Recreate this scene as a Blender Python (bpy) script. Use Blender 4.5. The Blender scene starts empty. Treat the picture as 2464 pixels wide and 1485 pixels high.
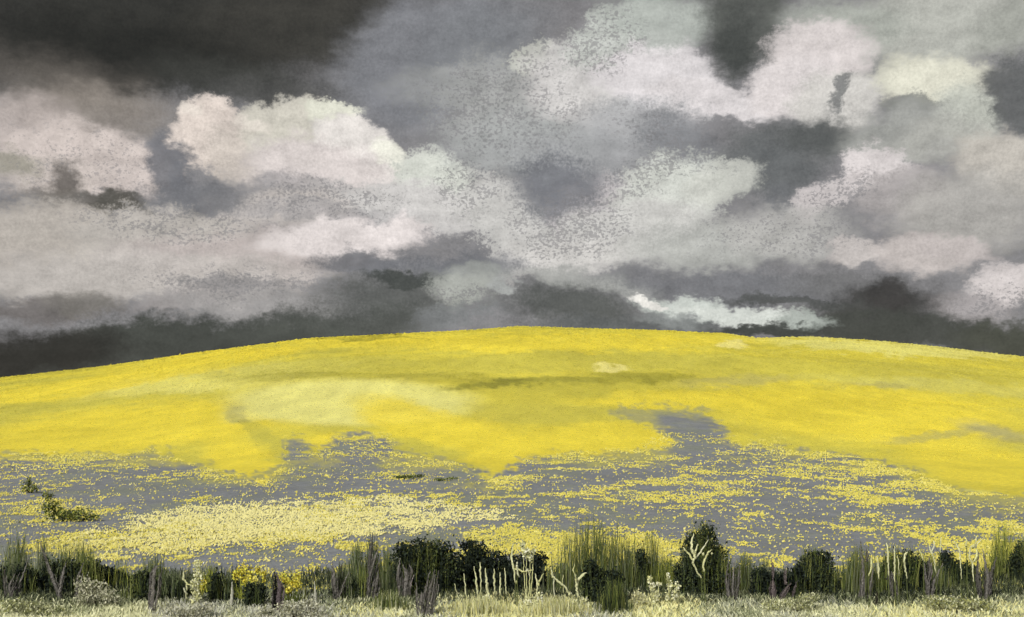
import bpy, math, random
import numpy as np

random.seed(7)
RNG = np.random.default_rng(11)
sc = bpy.context.scene
COL = sc.collection

# ------------------------------------------------------------------ camera
F = 2642.0          # focal length in survey units (2464 units across the frame)
CX, HR = 1232.0, 950.0
CAMZ = 3.0
cam_d = bpy.data.cameras.new('camera')
cam = bpy.data.objects.new('camera', cam_d)
COL.objects.link(cam)
cam.location = (0, 0, CAMZ)
cam.rotation_euler = (math.radians(90), 0, 0)
cam_d.sensor_fit = 'HORIZONTAL'
cam_d.sensor_width = 36.0
cam_d.lens = 36.0 * F / 2464.0
cam_d.shift_y = (HR - 742.5) / 2464.0
cam_d.clip_start = 0.1
cam_d.clip_end = 9000
sc.camera = cam

# ------------------------------------------------------------------ exposure
EXPO = 1.08
sc.view_settings.view_transform = 'Standard'
sc.view_settings.look = 'None'
sc.view_settings.gamma = 1.0
sc.view_settings.use_curve_mapping = False
sc.view_settings.exposure = EXPO


def lin(c):
    out = []
    for v in c:
        v = v / 255.0
        out.append(v / 12.92 if v <= 0.04045 else ((v + 0.055) / 1.055) ** 2.4)
    return out


# ------------------------------------------------------------------ sun
SUN_EL, SUN_AZ = math.radians(38), math.radians(-145)   # azimuth from +Y, clockwise
sun_d = bpy.data.lights.new('sun', 'SUN')
sun_d.energy = 1.5
sun_d.angle = math.radians(11)
sun_d.color = (1.0, 0.965, 0.9)
sun = bpy.data.objects.new('sun', sun_d)
COL.objects.link(sun)
sun.location = (-40, -40, 60)
sdir = (math.sin(SUN_AZ) * math.cos(SUN_EL), math.cos(SUN_AZ) * math.cos(SUN_EL), math.sin(SUN_EL))
from mathutils import Vector
sun.rotation_euler = Vector(sdir).to_track_quat('Z', 'Y').to_euler()

# ------------------------------------------------------------------ world: broken storm cloud over a Nishita sky
world = bpy.data.worlds.new('World')
sc.world = world
world.use_nodes = True
try:
    world.cycles.sampling_method = 'NONE'
    sc.cycles.use_adaptive_sampling = True
    sc.cycles.adaptive_threshold = 0.04
    sc.cycles.adaptive_min_samples = 12
    sc.cycles.max_bounces = 4
    sc.cycles.diffuse_bounces = 2
    sc.cycles.glossy_bounces = 1
except Exception:
    pass
nt = world.node_tree
nt.nodes.clear()
N = nt.nodes.new
L = nt.links.new


def mth(op, a, b=None, c=None):
    n = N('ShaderNodeMath')
    n.operation = op
    for i, v in enumerate((a, b, c)):
        if v is None:
            continue
        if isinstance(v, (int, float)):
            n.inputs[i].default_value = v
        else:
            L(v, n.inputs[i])
    return n.outputs[0]


def vec(op, a, b=None, s=None):
    n = N('ShaderNodeVectorMath')
    n.operation = op
    L(a, n.inputs[0])
    if b is not None:
        if isinstance(b, tuple):
            n.inputs[1].default_value = b
        else:
            L(b, n.inputs[1])
    if s is not None:
        n.inputs['Scale'].default_value = s
    return n.outputs[0] if op != 'LENGTH' else n.outputs['Value']


def noise(v, scale, detail=3.0, rough=0.55):
    n = N('ShaderNodeTexNoise')
    L(v, n.inputs['Vector'])
    n.inputs['Scale'].default_value = scale
    n.inputs['Detail'].default_value = detail
    n.inputs['Roughness'].default_value = rough
    return n


tc = N('ShaderNodeTexCoord').outputs['Generated']
sep = N('ShaderNodeSeparateXYZ')
L(tc, sep.inputs[0])
az = mth('ARCTAN2', sep.outputs[0], sep.outputs[1])
hyp = mth('SQRT', mth('ADD', mth('MULTIPLY', sep.outputs[0], sep.outputs[0]), mth('MULTIPLY', sep.outputs[1], sep.outputs[1])))
el = mth('ARCTAN2', sep.outputs[2], hyp)
comb = N('ShaderNodeCombineXYZ')
L(mth('MULTIPLY', az, F), comb.inputs[0])
L(mth('MULTIPLY', el, F), comb.inputs[1])
sq = vec('MULTIPLY', tc, (1.0, 1.0, 1.6))
w1 = vec('SCALE', vec('SUBTRACT', noise(sq, 9.0, 2.0).outputs['Color'], (.5, .5, .5)), s=95.0)
w2 = vec('SCALE', vec('SUBTRACT', noise(sq, 42.0, 4.0, 0.6).outputs['Color'], (.5, .5, .5)), s=70.0)
w3 = vec('SCALE', vec('SUBTRACT', noise(sq, 120.0, 2.0, 0.6).outputs['Color'], (.5, .5, .5)), s=26.0)
warp = vec('ADD', vec('ADD', vec('ADD', comb.outputs[0], w1), w2), w3)
warp = vec('MULTIPLY', warp, (1, 1, 0))
g_fine = noise(tc, 430.0, 2.0, 0.6).outputs['Fac']        # crumbly fine break-up
g_mid = noise(sq, 75.0, 5.0, 0.65).outputs['Fac']
g_big = noise(sq, 6.0, 6.0, 0.6).outputs['Fac']
grain = mth('ADD', mth('MULTIPLY', mth('SUBTRACT', g_fine, 0.5), 1.5), mth('MULTIPLY', mth('SUBTRACT', g_mid, 0.5), 1.3))


def skyc(c):
    k = 2.0 ** EXPO
    c = (c[0], max(c[1], (c[0] + c[2]) / 2 - 2), c[2])
    c = [min(240, v + max(0, v - 136) * .34 + w) for v, w in zip(c, (2, 0, -2))]
    return tuple(v / k for v in lin(c)) + (1.0,)


def ang(px, py):
    a = math.atan((px - CX) / F)
    e = math.atan((HR - py) / F * math.cos(a))
    return a * F, e * F


ramp = N('ShaderNodeValToRGB')
L(g_big, ramp.inputs[0])
cr = ramp.color_ramp
cr.elements[0].position = 0.33
cr.elements[0].color = skyc((86, 89, 92))
cr.elements[1].position = 0.66
cr.elements[1].color = skyc((172, 170, 170))
e2 = cr.elements.new(0.45)
e2.color = skyc((118, 121, 128))
e3 = cr.elements.new(0.55)
e3.color = skyc((140, 142, 146))
# calm slate-grey ground of the cloud deck in the part of the sky over the hill
BLOBS = [
    # px, py, rx, ry, rot, colour, softness, opacity, graininess
    (1232, 520, 1750, 640, 0, (131, 131, 134), .25, .93, .0),
    # --- dark masses high up; at upper left a cast shadow painted in as cloud
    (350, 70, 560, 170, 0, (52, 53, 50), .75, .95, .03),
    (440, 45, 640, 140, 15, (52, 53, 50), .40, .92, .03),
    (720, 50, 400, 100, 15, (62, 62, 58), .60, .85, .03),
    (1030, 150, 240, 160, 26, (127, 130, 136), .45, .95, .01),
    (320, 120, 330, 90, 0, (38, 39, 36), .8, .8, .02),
    (590, 205, 220, 66, -5, (64, 66, 63), .7, .75, .05),
    (120, 200, 220, 90, 0, (104, 100, 95), .8, .6, .05),
    (1150, 120, 200, 110, 20, (122, 126, 131), .6, .7, .02),
    # --- left cloud bank
    (230, 270, 190, 75, 0, (142, 137, 130), .75, .75, .10),
    (60, 330, 160, 110, 0, (176, 168, 166), .6, .85, .12),
    (215, 385, 200, 85, 0, (190, 180, 179), .38, .95, .14),
    (330, 430, 80, 55, 10, (186, 178, 176), .35, .9, .14),
    (100, 420, 130, 60, 0, (182, 176, 172), .5, .8, .15),
    (30, 395, 55, 40, 0, (118, 122, 104), .7, .55, .10),
    (165, 430, 45, 38, -35, (88, 85, 82), .7, .85, .10),
    (205, 490, 150, 34, -4, (104, 101, 96), .6, .8, .15),
    (285, 498, 62, 34, 0, (82, 81, 76), .6, .9, .10),
    # --- cauliflower cloud left of centre
    (500, 330, 100, 85, -25, (202, 194, 188), .22, 1.0, .12),
    (590, 370, 130, 80, 0, (188, 182, 176), .4, .9, .12),
    (705, 330, 150, 80, 8, (188, 186, 178), .22, 1.0, .12),
    (790, 290, 60, 38, 0, (198, 199, 188), .25, .9, .22),
    (850, 370, 120, 72, -30, (204, 201, 198), .22, 1.0, .10),
    (925, 378, 46, 34, -26, (214, 213, 203), .5, .8, .12),
    (452, 268, 34, 18, 0, (208, 202, 195), .5, .8, .2),
    (800, 272, 52, 16, 0, (206, 207, 196), .5, .7, .25),
    (600, 312, 40, 18, -15, (204, 199, 192), .6, .7, .2),
    (640, 395, 120, 30, 15, (172, 167, 163), .8, .6, .3),
    (540, 300, 60, 26, -26, (182, 175, 170), .8, .6, .2),
    (760, 420, 200, 66, -8, (196, 188, 189), .45, .95, .15),
    (700, 505, 330, 52, 4, (178, 174, 171), .6, .85, .2),
    (690, 460, 190, 22, 2, (142, 142, 145), .7, .5, .30),
    (410, 420, 46, 95, 12, (112, 114, 121), .5, .9, .10),
    (470, 480, 130, 34, 0, (115, 117, 122), .6, .85, .15),
    (1050, 445, 120, 70, -20, (192, 195, 189), .30, 1.0, .28),
    (1010, 500, 190, 60, -10, (188, 187, 186), .45, .95, .25),
    # --- long pale bank over the left half
    (150, 580, 240, 95, 0, (170, 166, 161), .40, .95, .20),
    (420, 590, 230, 85, 0, (174, 171, 167), .38, .95, .28),
    (560, 640, 330, 85, 6, (176, 170, 168), .45, .95, .16),
    (820, 580, 200, 52, 6, (200, 193, 194), .40, .95, .16),
    (940, 555, 80, 28, 4, (206, 199, 200), .4, .9, .14),
    (120, 665, 230, 66, -6, (163, 159, 155), .6, .85, .22),
    (760, 520, 220, 16, 0, (148, 148, 151), .7, .45, .35),
    (330, 675, 420, 66, 3, (176, 173, 170), .6, .8, .25),
    (560, 692, 150, 20, 3, (122, 123, 128), .7, .6, .35),
    (430, 735, 110, 26, 15, (150, 147, 147), .6, .8, .25),
    (600, 738, 240, 32, 3, (154, 153, 153), .7, .8, .25),
    (60, 745, 220, 34, 0, (108, 104, 103), .8, .75, .12),
    (190, 738, 90, 30, -8, (124, 122, 117), .7, .6, .15),
    # --- broad soft mass in the middle
    (1240, 255, 200, 125, -5, (162, 164, 163), .55, .85, .34),
    (1090, 195, 170, 45, 5, (152, 154, 154), .7, .55, .42),
    (1290, 140, 55, 42, 15, (180, 182, 176), .40, .85, .40),
    (1260, 350, 190, 90, 0, (162, 165, 165), .60, .85, .28),
    (1420, 210, 170, 100, -10, (190, 189, 188), .40, .95, .22),
    (1580, 170, 170, 105, -25, (198, 194, 197), .30, 1.0, .16),
    (1480, 75, 110, 60, 25, (178, 182, 178), .40, .9, .36),
    (1600, 45, 140, 70, 0, (166, 171, 167), .5, .9, .14),
    (1720, 235, 150, 46, -18, (198, 192, 196), .35, .95, .10),
    (1530, 300, 170, 66, 0, (164, 166, 168), .6, .8, .22),
    (1430, 385, 220, 60, -4, (154, 156, 158), .7, .75, .28),
    (1640, 340, 120, 66, -30, (126, 129, 134), .65, .75, .22),
    # --- dark gap and bright masses, upper right
    (1800, 40, 125, 110, 12, (86, 90, 87), .60, .95, .06),
    (1772, 118, 46, 70, -12, (70, 74, 72), .75, .95, .06),
    (2250, 70, 280, 110, 0, (170, 172, 167), .5, .95, .10),
    (2030, 60, 150, 60, -10, (158, 162, 157), .6, .8, .10),
    (1960, 140, 140, 80, 8, (196, 191, 191), .35, .95, .16),
    (1890, 200, 100, 76, 20, (198, 192, 194), .32, 1.0, .14),
    (2000, 240, 120, 70, -10, (190, 189, 186), .38, .95, .14),
    (2010, 215, 20, 42, -22, (116, 119, 120), .5, .85, .25),
    (2240, 205, 150, 66, -8, (200, 200, 188), .42, .95, .14),
    (2330, 290, 90, 70, 0, (180, 183, 176), .5, .9, .14),
    (2200, 262, 70, 20, -10, (118, 122, 120), .6, .8, .25),
    (2440, 245, 70, 105, 0, (98, 101, 102), .5, .92, .16),
    (2440, 60, 90, 70, 0, (150, 153, 148), .7, .6, .1),
    # --- dark hollow right of centre
    (1890, 345, 165, 72, 6, (106, 109, 110), .65, .92, .06),
    (1850, 410, 120, 80, -20, (102, 106, 108), .55, .9, .10),
    (1960, 320, 100, 40, 10, (84, 88, 88), .6, .8, .06),
    (2150, 320, 150, 56, 8, (156, 158, 155), .6, .85, .16),
    (2260, 345, 130, 50, 0, (166, 167, 163), .6, .8, .16),
    # --- grainy V of broken cloud in the centre
    (1380, 545, 200, 88, 35, (186, 182, 184), .35, .9, .50),
    (1230, 530, 150, 80, -30, (184, 184, 182), .35, .9, .48),
    (1340, 450, 110, 66, 0, (116, 119, 126), .6, .85, .40),
    (1620, 470, 170, 88, 12, (190, 193, 188), .38, .97, .26),
    (1740, 440, 90, 60, 20, (184, 186, 181), .4, .9, .22),
    (1520, 560, 220, 80, 4, (184, 184, 182), .5, .92, .24),
    (1350, 625, 190, 52, 4, (188, 187, 185), .5, .92, .28),
    (1720, 590, 190, 60, 0, (170, 172, 169), .6, .85, .22),
    (1420, 680, 170, 30, -4, (158, 160, 158), .6, .8, .28),
    (1880, 480, 34, 40, 0, (106, 109, 113), .6, .7, .25),
    # --- right-hand bank
    (2100, 400, 110, 56, -12, (196, 191, 192), .28, 1.0, .20),
    (2010, 465, 100, 48, 25, (186, 180, 182), .40, .9, .36),
    (2170, 470, 120, 62, 0, (162, 159, 159), .55, .85, .16),
    (2410, 400, 110, 80, -20, (182, 179, 173), .45, .92, .12),
    (2330, 510, 190, 90, 0, (165, 164, 161), .6, .85, .12),
    (1900, 560, 170, 60, 0, (170, 170, 168), .6, .85, .20),
    (2060, 605, 90, 30, 4, (184, 180, 178), .45, .85, .12),
    (2220, 610, 150, 46, -4, (182, 177, 175), .45, .92, .12),
    (2300, 600, 110, 26, -20, (176, 171, 170), .5, .8, .12),
    (2420, 690, 110, 58, 12, (192, 186, 187), .40, .95, .20),
    (2330, 745, 110, 34, -18, (160, 157, 158), .55, .85, .22),
    # --- slate and charcoal base of the storm above the hill
    (1130, 640, 150, 36, 0, (112, 115, 121), .6, .85, .22),
    (880, 640, 130, 34, 10, (108, 111, 117), .6, .85, .18),
    (1780, 690, 280, 44, -4, (116, 118, 123), .6, .9, .12),
    (2040, 690, 160, 36, -8, (110, 111, 113), .7, .8, .12),
    (400, 850, 620, 70, 6, (66, 70, 67), .42, .97, .10),
    (90, 850, 230, 55, 0, (46, 46, 45), .7, .9, .05),
    (860, 778, 330, 40, 5, (78, 82, 79), .8, .88, .16),
    (960, 712, 200, 44, 4, (82, 86, 84), .85, .8, .2),
    (1000, 672, 120, 18, 2, (66, 71, 69), .6, .85, .12),
    (1380, 742, 200, 44, -5, (82, 86, 84), .85, .85, .16),
    (1560, 790, 330, 24, -2, (92, 96, 97), .6, .85, .16),
    (2120, 745, 150, 66, 10, (66, 66, 66), .55, .95, .06),
    (2150, 720, 60, 36, 0, (62, 61, 61), .6, .9, .04),
    (2180, 800, 420, 46, -3, (68, 71, 68), .55, .95, .08),
    (1900, 722, 160, 14, -6, (76, 79, 78), .6, .8, .12),
    (2430, 815, 140, 34, -8, (74, 77, 70), .6, .9, .08),
    # --- small lights low over the hill
    (1140, 665, 90, 36, 0, (146, 149, 147), .55, .8, .30),
    (1115, 705, 70, 50, 0, (164, 167, 163), .6, .85, .36),
    (1210, 700, 34, 24, 0, (160, 163, 162), .45, .85, .14),
    (1100, 765, 120, 26, 4, (132, 136, 138), .6, .7, .44),
    (1660, 735, 110, 34, -8, (184, 189, 185), .45, .97, .20),
    (1790, 755, 150, 26, -8, (192, 196, 192), .42, .97, .14),
    (1930, 768, 80, 18, -6, (158, 164, 160), .55, .85, .20),
    (1572, 722, 46, 13, -15, (214, 211, 207), .45, .95, .14),
    (1620, 765, 90, 20, -6, (140, 144, 144), .6, .7, .22),
    (1840, 790, 110, 20, 0, (62, 66, 64), .55, .92, .06),
    (2110, 838, 200, 12, -4, (120, 124, 124), .7, .5, .16),
]
cur = ramp.outputs[0]
ROTS = (-26, -15, -6, 0, 6, 15, 26)
ASPS = (1.0, 1.6, 2.5, 4.0, 7.0, 12.0)
SPACES = {}


def space(rot, asp):
    """cloud coordinates turned and squeezed, shared by all masses of like shape"""
    if (rot, asp) not in SPACES:
        a = math.radians(rot)
        cs = N('ShaderNodeCombineXYZ')
        for i_, v_ in enumerate(((math.cos(a), math.sin(a), 0), (-math.sin(a) * asp, math.cos(a) * asp, 0))):
            dn = N('ShaderNodeVectorMath')
            dn.operation = 'DOT_PRODUCT'
            L(warp, dn.inputs[0])
            dn.inputs[1].default_value = v_
            L(dn.outputs['Value'], cs.inputs[i_])
        SPACES[(rot, asp)] = cs.outputs[0]
    return SPACES[(rot, asp)]


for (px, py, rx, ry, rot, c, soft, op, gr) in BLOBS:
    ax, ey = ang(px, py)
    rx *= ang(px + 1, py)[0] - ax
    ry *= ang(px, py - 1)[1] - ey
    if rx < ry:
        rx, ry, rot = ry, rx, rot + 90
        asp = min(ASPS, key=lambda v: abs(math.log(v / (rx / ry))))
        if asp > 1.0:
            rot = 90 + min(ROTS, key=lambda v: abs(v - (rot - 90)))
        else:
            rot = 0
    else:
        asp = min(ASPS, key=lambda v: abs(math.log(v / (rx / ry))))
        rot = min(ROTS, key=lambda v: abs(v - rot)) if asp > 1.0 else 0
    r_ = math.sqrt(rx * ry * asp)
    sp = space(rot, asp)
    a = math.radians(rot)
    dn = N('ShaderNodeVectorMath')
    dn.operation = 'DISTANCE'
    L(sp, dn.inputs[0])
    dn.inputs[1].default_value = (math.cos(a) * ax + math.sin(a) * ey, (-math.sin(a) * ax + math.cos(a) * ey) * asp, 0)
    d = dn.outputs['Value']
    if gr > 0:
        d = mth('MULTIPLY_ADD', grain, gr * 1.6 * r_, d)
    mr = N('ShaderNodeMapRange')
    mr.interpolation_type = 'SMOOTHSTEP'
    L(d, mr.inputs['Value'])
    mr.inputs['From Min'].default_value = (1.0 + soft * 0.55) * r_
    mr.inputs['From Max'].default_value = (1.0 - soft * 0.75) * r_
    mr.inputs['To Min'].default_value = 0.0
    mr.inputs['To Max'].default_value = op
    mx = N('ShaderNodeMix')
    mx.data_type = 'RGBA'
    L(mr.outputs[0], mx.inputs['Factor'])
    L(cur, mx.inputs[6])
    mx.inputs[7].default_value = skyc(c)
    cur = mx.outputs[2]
print('cloud spaces', len(SPACES), 'masses', len(BLOBS))
# crumbly patches where the slate deck shows through the thinner cloud
TOOTH = [(1200, 270, 270, 150, 0, .9), (1370, 540, 190, 110, 0, 1.15), (1450, 95, 130, 75, 15, .95), (1540, 425, 150, 60, 15, 1.0), (420, 540, 260, 60, 0, .9),
         (780, 490, 260, 50, 0, .9), (560, 690, 260, 45, 0, .85), (2030, 465, 120, 66, 15, .95), (1110, 745, 150, 60, 0, 1.0), (1130, 450, 110, 90, -26, .95),
         (1900, 560, 260, 80, 0, .7), (2420, 730, 120, 50, 0, .8), (230, 400, 260, 120, 0, .55), (1620, 330, 220, 90, -15, .75), (1280, 150, 80, 60, 0, .9)]
reg = mth('MULTIPLY', g_big, 0.12)
for (px, py, rx, ry, rot, amt) in TOOTH:
    ax, ey = ang(px, py)
    asp = min(ASPS, key=lambda v: abs(math.log(v / max(1.0, rx / ry))))
    rot = min(ROTS, key=lambda v: abs(v - rot)) if asp > 1 else 0
    a = math.radians(rot)
    r_ = math.sqrt(rx * ry * asp)
    dn = N('ShaderNodeVectorMath')
    dn.operation = 'DISTANCE'
    L(space(rot, asp), dn.inputs[0])
    dn.inputs[1].default_value = (math.cos(a) * ax + math.sin(a) * ey, (-math.sin(a) * ax + math.cos(a) * ey) * asp, 0)
    mr = N('ShaderNodeMapRange')
    mr.interpolation_type = 'SMOOTHSTEP'
    L(dn.outputs['Value'], mr.inputs['Value'])
    mr.inputs['From Min'].default_value = 1.25 * r_
    mr.inputs['From Max'].default_value = .35 * r_
    mr.inputs['To Min'].default_value = 0.0
    mr.inputs['To Max'].default_value = amt * .8
    reg = mth('MAXIMUM', reg, mr.outputs[0])
pores = noise(vec('MULTIPLY', tc, (1.0, 1.0, 1.35)), 350.0, 3.0, 0.62).outputs['Fac']
tv = mth('MULTIPLY_ADD', mth('SUBTRACT', g_mid, 0.5), 0.55, pores)
tv = mth('MULTIPLY_ADD', reg, 0.17, tv)
tm = N('ShaderNodeMapRange')
tm.interpolation_type = 'SMOOTHSTEP'
L(tv, tm.inputs['Value'])
tm.inputs['From Min'].default_value = 0.60
tm.inputs['From Max'].default_value = 0.72
tm.inputs['To Max'].default_value = 0.6
mx = N('ShaderNodeMix')
mx.data_type = 'RGBA'
mx.blend_type = 'DARKEN'
L(mth('MULTIPLY', tm.outputs[0], mth('MINIMUM', mth('MULTIPLY', reg, 1.7), 1.0)), mx.inputs['Factor'])
L(cur, mx.inputs[6])
mx.inputs[7].default_value = skyc((128, 128, 131))
cur = mx.outputs[2]
# billows: relief of the cloud surface, brighter on the side toward the sun
rel_a = noise(sq, 26.0, 6.0, 0.62).outputs['Fac']
rel_b = noise(vec('ADD', sq, (-0.008, 0.0, 0.010)), 26.0, 6.0, 0.62).outputs['Fac']
relief = mth('SUBTRACT', rel_a, rel_b)
tone = mth('ADD', mth('MULTIPLY', g_mid, 0.30), mth('MULTIPLY', g_fine, 0.46))
tone = mth('ADD', mth('MULTIPLY_ADD', relief, 0.75, tone), 0.63)
fin = vec('MULTIPLY', cur, None)
nmul = fin.node
tcmb = N('ShaderNodeCombineXYZ')
for i in range(3):
    L(tone, tcmb.inputs[i])
L(tcmb.outputs[0], nmul.inputs[1])
bg_c = N('ShaderNodeBackground')
L(fin, bg_c.inputs[0])
bg_c.inputs[1].default_value = 1.0
sky_t = N('ShaderNodeTexSky')
sky_t.sky_type = 'NISHITA'
sky_t.sun_disc = False
sky_t.sun_elevation = SUN_EL
sky_t.sun_rotation = SUN_AZ
bg_s = N('ShaderNodeBackground')
L(sky_t.outputs[0], bg_s.inputs[0])
bg_s.inputs[1].default_value = 0.05
mixs = N('ShaderNodeMixShader')
mixs.inputs[0].default_value = 0.985          # cloud cover
L(bg_s.outputs[0], mixs.inputs[1])
L(bg_c.outputs[0], mixs.inputs[2])
outw = N('ShaderNodeOutputWorld')
L(mixs.outputs[0], outw.inputs[0])


# ------------------------------------------------------------------ numeric helpers
def _hash(ix, iy, seed):
    n = (ix.astype(np.int64) * 374761393 + iy.astype(np.int64) * 668265263 + seed * 974634777) & 0x7fffffff
    n = ((n ^ (n >> 13)) * 1274126177) & 0x7fffffff
    return ((n ^ (n >> 16)) & 0xffff) / 65535.0


def vnoise(x, y, seed=0):
    x = np.asarray(x, float); y = np.asarray(y, float)
    x0 = np.floor(x); y0 = np.floor(y)
    fx = x - x0; fy = y - y0
    fx = fx * fx * (3 - 2 * fx); fy = fy * fy * (3 - 2 * fy)
    a = _hash(x0, y0, seed); b = _hash(x0 + 1, y0, seed)
    c = _hash(x0, y0 + 1, seed); d = _hash(x0 + 1, y0 + 1, seed)
    return (a * (1 - fx) + b * fx) * (1 - fy) + (c * (1 - fx) + d * fx) * fy


def fbm(x, y, seed=0, octv=4):
    s = 0; a = 0.5; t = 0
    for i in range(octv):
        s = s + a * vnoise(x * 2 ** i, y * 2 ** i, seed + i * 17)
        t += a; a *= 0.55
    return s / t


def sstep(a, b, x):
    t = np.clip((x - a) / (b - a), 0, 1)
    return t * t * (3 - 2 * t)


CREST = [(-9000, 960), (-1500, 962), (-600, 948), (0, 913), (250, 886), (500, 850), (740, 820), (830, 815), (1000, 807), (1150, 799),
         (1250, 791), (1400, 796), (1600, 801), (1750, 809), (1820, 819), (1950, 816), (2100, 825), (2250, 839),
         (2400, 857), (2464, 863), (2900, 902), (3400, 930), (4500, 950), (12000, 960)]
CRX = np.array([p[0] for p in CREST], float)
CRR = np.array([p[1] for p in CREST], float)
FOOT, TOP = 48.0, 180.0


def ground(x, y):
    x = np.asarray(x, float); y = np.asarray(y, float)
    yy = np.maximum(y, 1.0)
    px = CX + F * np.clip(x / yy, -3.5, 3.5)
    zc = CAMZ + (HR - np.interp(px, CRX, CRR)) * TOP / F
    t = np.clip((y - FOOT) / (TOP - FOOT), 0, 1)
    s = t * t * (3 - 2 * t) * 0.7 + t * 0.3
    s = s * sstep(0, 0.12, t)
    z = zc * s
    z = z + 0.75 * np.exp(-((y - 96 - 5 * np.sin(px / 260)) / 8.0) ** 2) * sstep(420, 620, px) * (1 - sstep(1050, 1260, px))
    z = z + 0.75 * np.exp(-((y - 112 + 6 * np.sin(px / 300)) / 9.0) ** 2) * sstep(1550, 1800, px) * (1 - sstep(2700, 3300, px))
    z = z + 0.55 * np.exp(-((y - 78) / 7.0) ** 2) * sstep(2050, 2300, px) * (1 - sstep(2700, 3300, px))
    z = z + (fbm(x / 17.0, y / 17.0, 5, 3) - 0.5) * 0.5 * sstep(55, 80, y) * (1 - sstep(120, 150, y))
    z = z + (fbm(x / 1.6, y / 1.6, 9, 3) - 0.5) * 0.07 * (1 - sstep(60, 110, y))
    back = 1 - sstep(TOP, TOP + 160, y)
    return z * np.where(y > TOP, back, 1.0)


def project(x, y, z):
    yy = np.maximum(y, 0.5)
    return CX + F * x / yy, HR - F * (z - CAMZ) / yy


def at(px, row):
    """point on the level field floor that is seen at this bearing and depression"""
    y = F * CAMZ / (row - HR)
    return (px - CX) * y / F, y


GREY = np.array([(-900, 1100), (0, 1098), (150, 1092), (270, 1100), (370, 1090), (480, 1122), (560, 1142), (640, 1160), (672, 1130), (688, 1095),
                 (680, 1068), (705, 1060), (730, 1078), (738, 1095), (795, 1088), (803, 1056), (870, 1050), (935, 1062), (950, 1095), (1040, 1108),
                 (1120, 1120), (1190, 1152), (1240, 1130), (1270, 1105), (1400, 1095), (1540, 1088), (1612, 1072), (1600, 1045), (1560, 1020),
                 (1470, 995), (1500, 983), (1600, 988), (1700, 996), (1735, 1030), (1765, 1060), (1850, 1074), (1960, 1093), (2060, 1104), (2150, 1124),
                 (2240, 1150), (2300, 1185), (2400, 1192), (2464, 1200), (3600, 1230), (3600, 1420), (-900, 1420)], float)
CREAM = np.array([(60, 1330), (200, 1275), (330, 1240), (470, 1216), (700, 1203), (940, 1190), (1080, 1202), (1160, 1226), (1290, 1246), (1230, 1258), (1120, 1256), (1060, 1282),
                  (860, 1300), (640, 1312), (480, 1330), (300, 1360), (200, 1352)], float)


def polysd(poly, px, py):
    """signed distance, positive inside"""
    ins = np.zeros(px.shape, bool)
    dmin = np.full(px.shape, 1e9)
    n = len(poly)
    for i in range(n):
        x1, y1 = poly[i]; x2, y2 = poly[(i + 1) % n]
        cond = ((y1 > py) != (y2 > py))
        with np.errstate(divide='ignore', invalid='ignore'):
            xi = (x2 - x1) * (py - y1) / (y2 - y1 + 1e-12) + x1
        ins ^= cond & (px < xi)
        dx, dy = x2 - x1, y2 - y1
        t = np.clip(((px - x1) * dx + (py - y1) * dy) / (dx * dx + dy * dy), 0, 1)
        dmin = np.minimum(dmin, np.hypot(px - x1 - t * dx, py - y1 - t * dy))
    return np.where(ins, dmin, -dmin)


WHITE = 0.93        # what a white card on the field would show; base colours follow from it


def alb(c):
    return np.clip(np.array(lin(c)) / WHITE, 0, 0.9)


YEL, YEL2, OLIVE, PALE, DKOL, GRY, CREAMC = (alb(c) for c in (
    (236, 217, 70), (218, 205, 76), (198, 190, 82), (230, 225, 134), (122, 122, 48), (129, 132, 134), (236, 226, 138)))
SAGE, LIMEP, DEEP, MOSS = (alb(c) for c in ((178, 180, 160), (214, 214, 174), (56, 64, 48), (138, 144, 108)))


def ell(px, py, cx, cy, rx, ry, rot=0, soft=0.5):
    a = math.radians(rot)
    dx, dy = px - cx, -(py - cy)
    u = (dx * math.cos(a) + dy * math.sin(a)) / rx
    v = (-dx * math.sin(a) + dy * math.cos(a)) / ry
    d = np.hypot(u, v)
    return 1 - sstep(1 - soft * .8, 1 + soft * .6, d)


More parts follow.
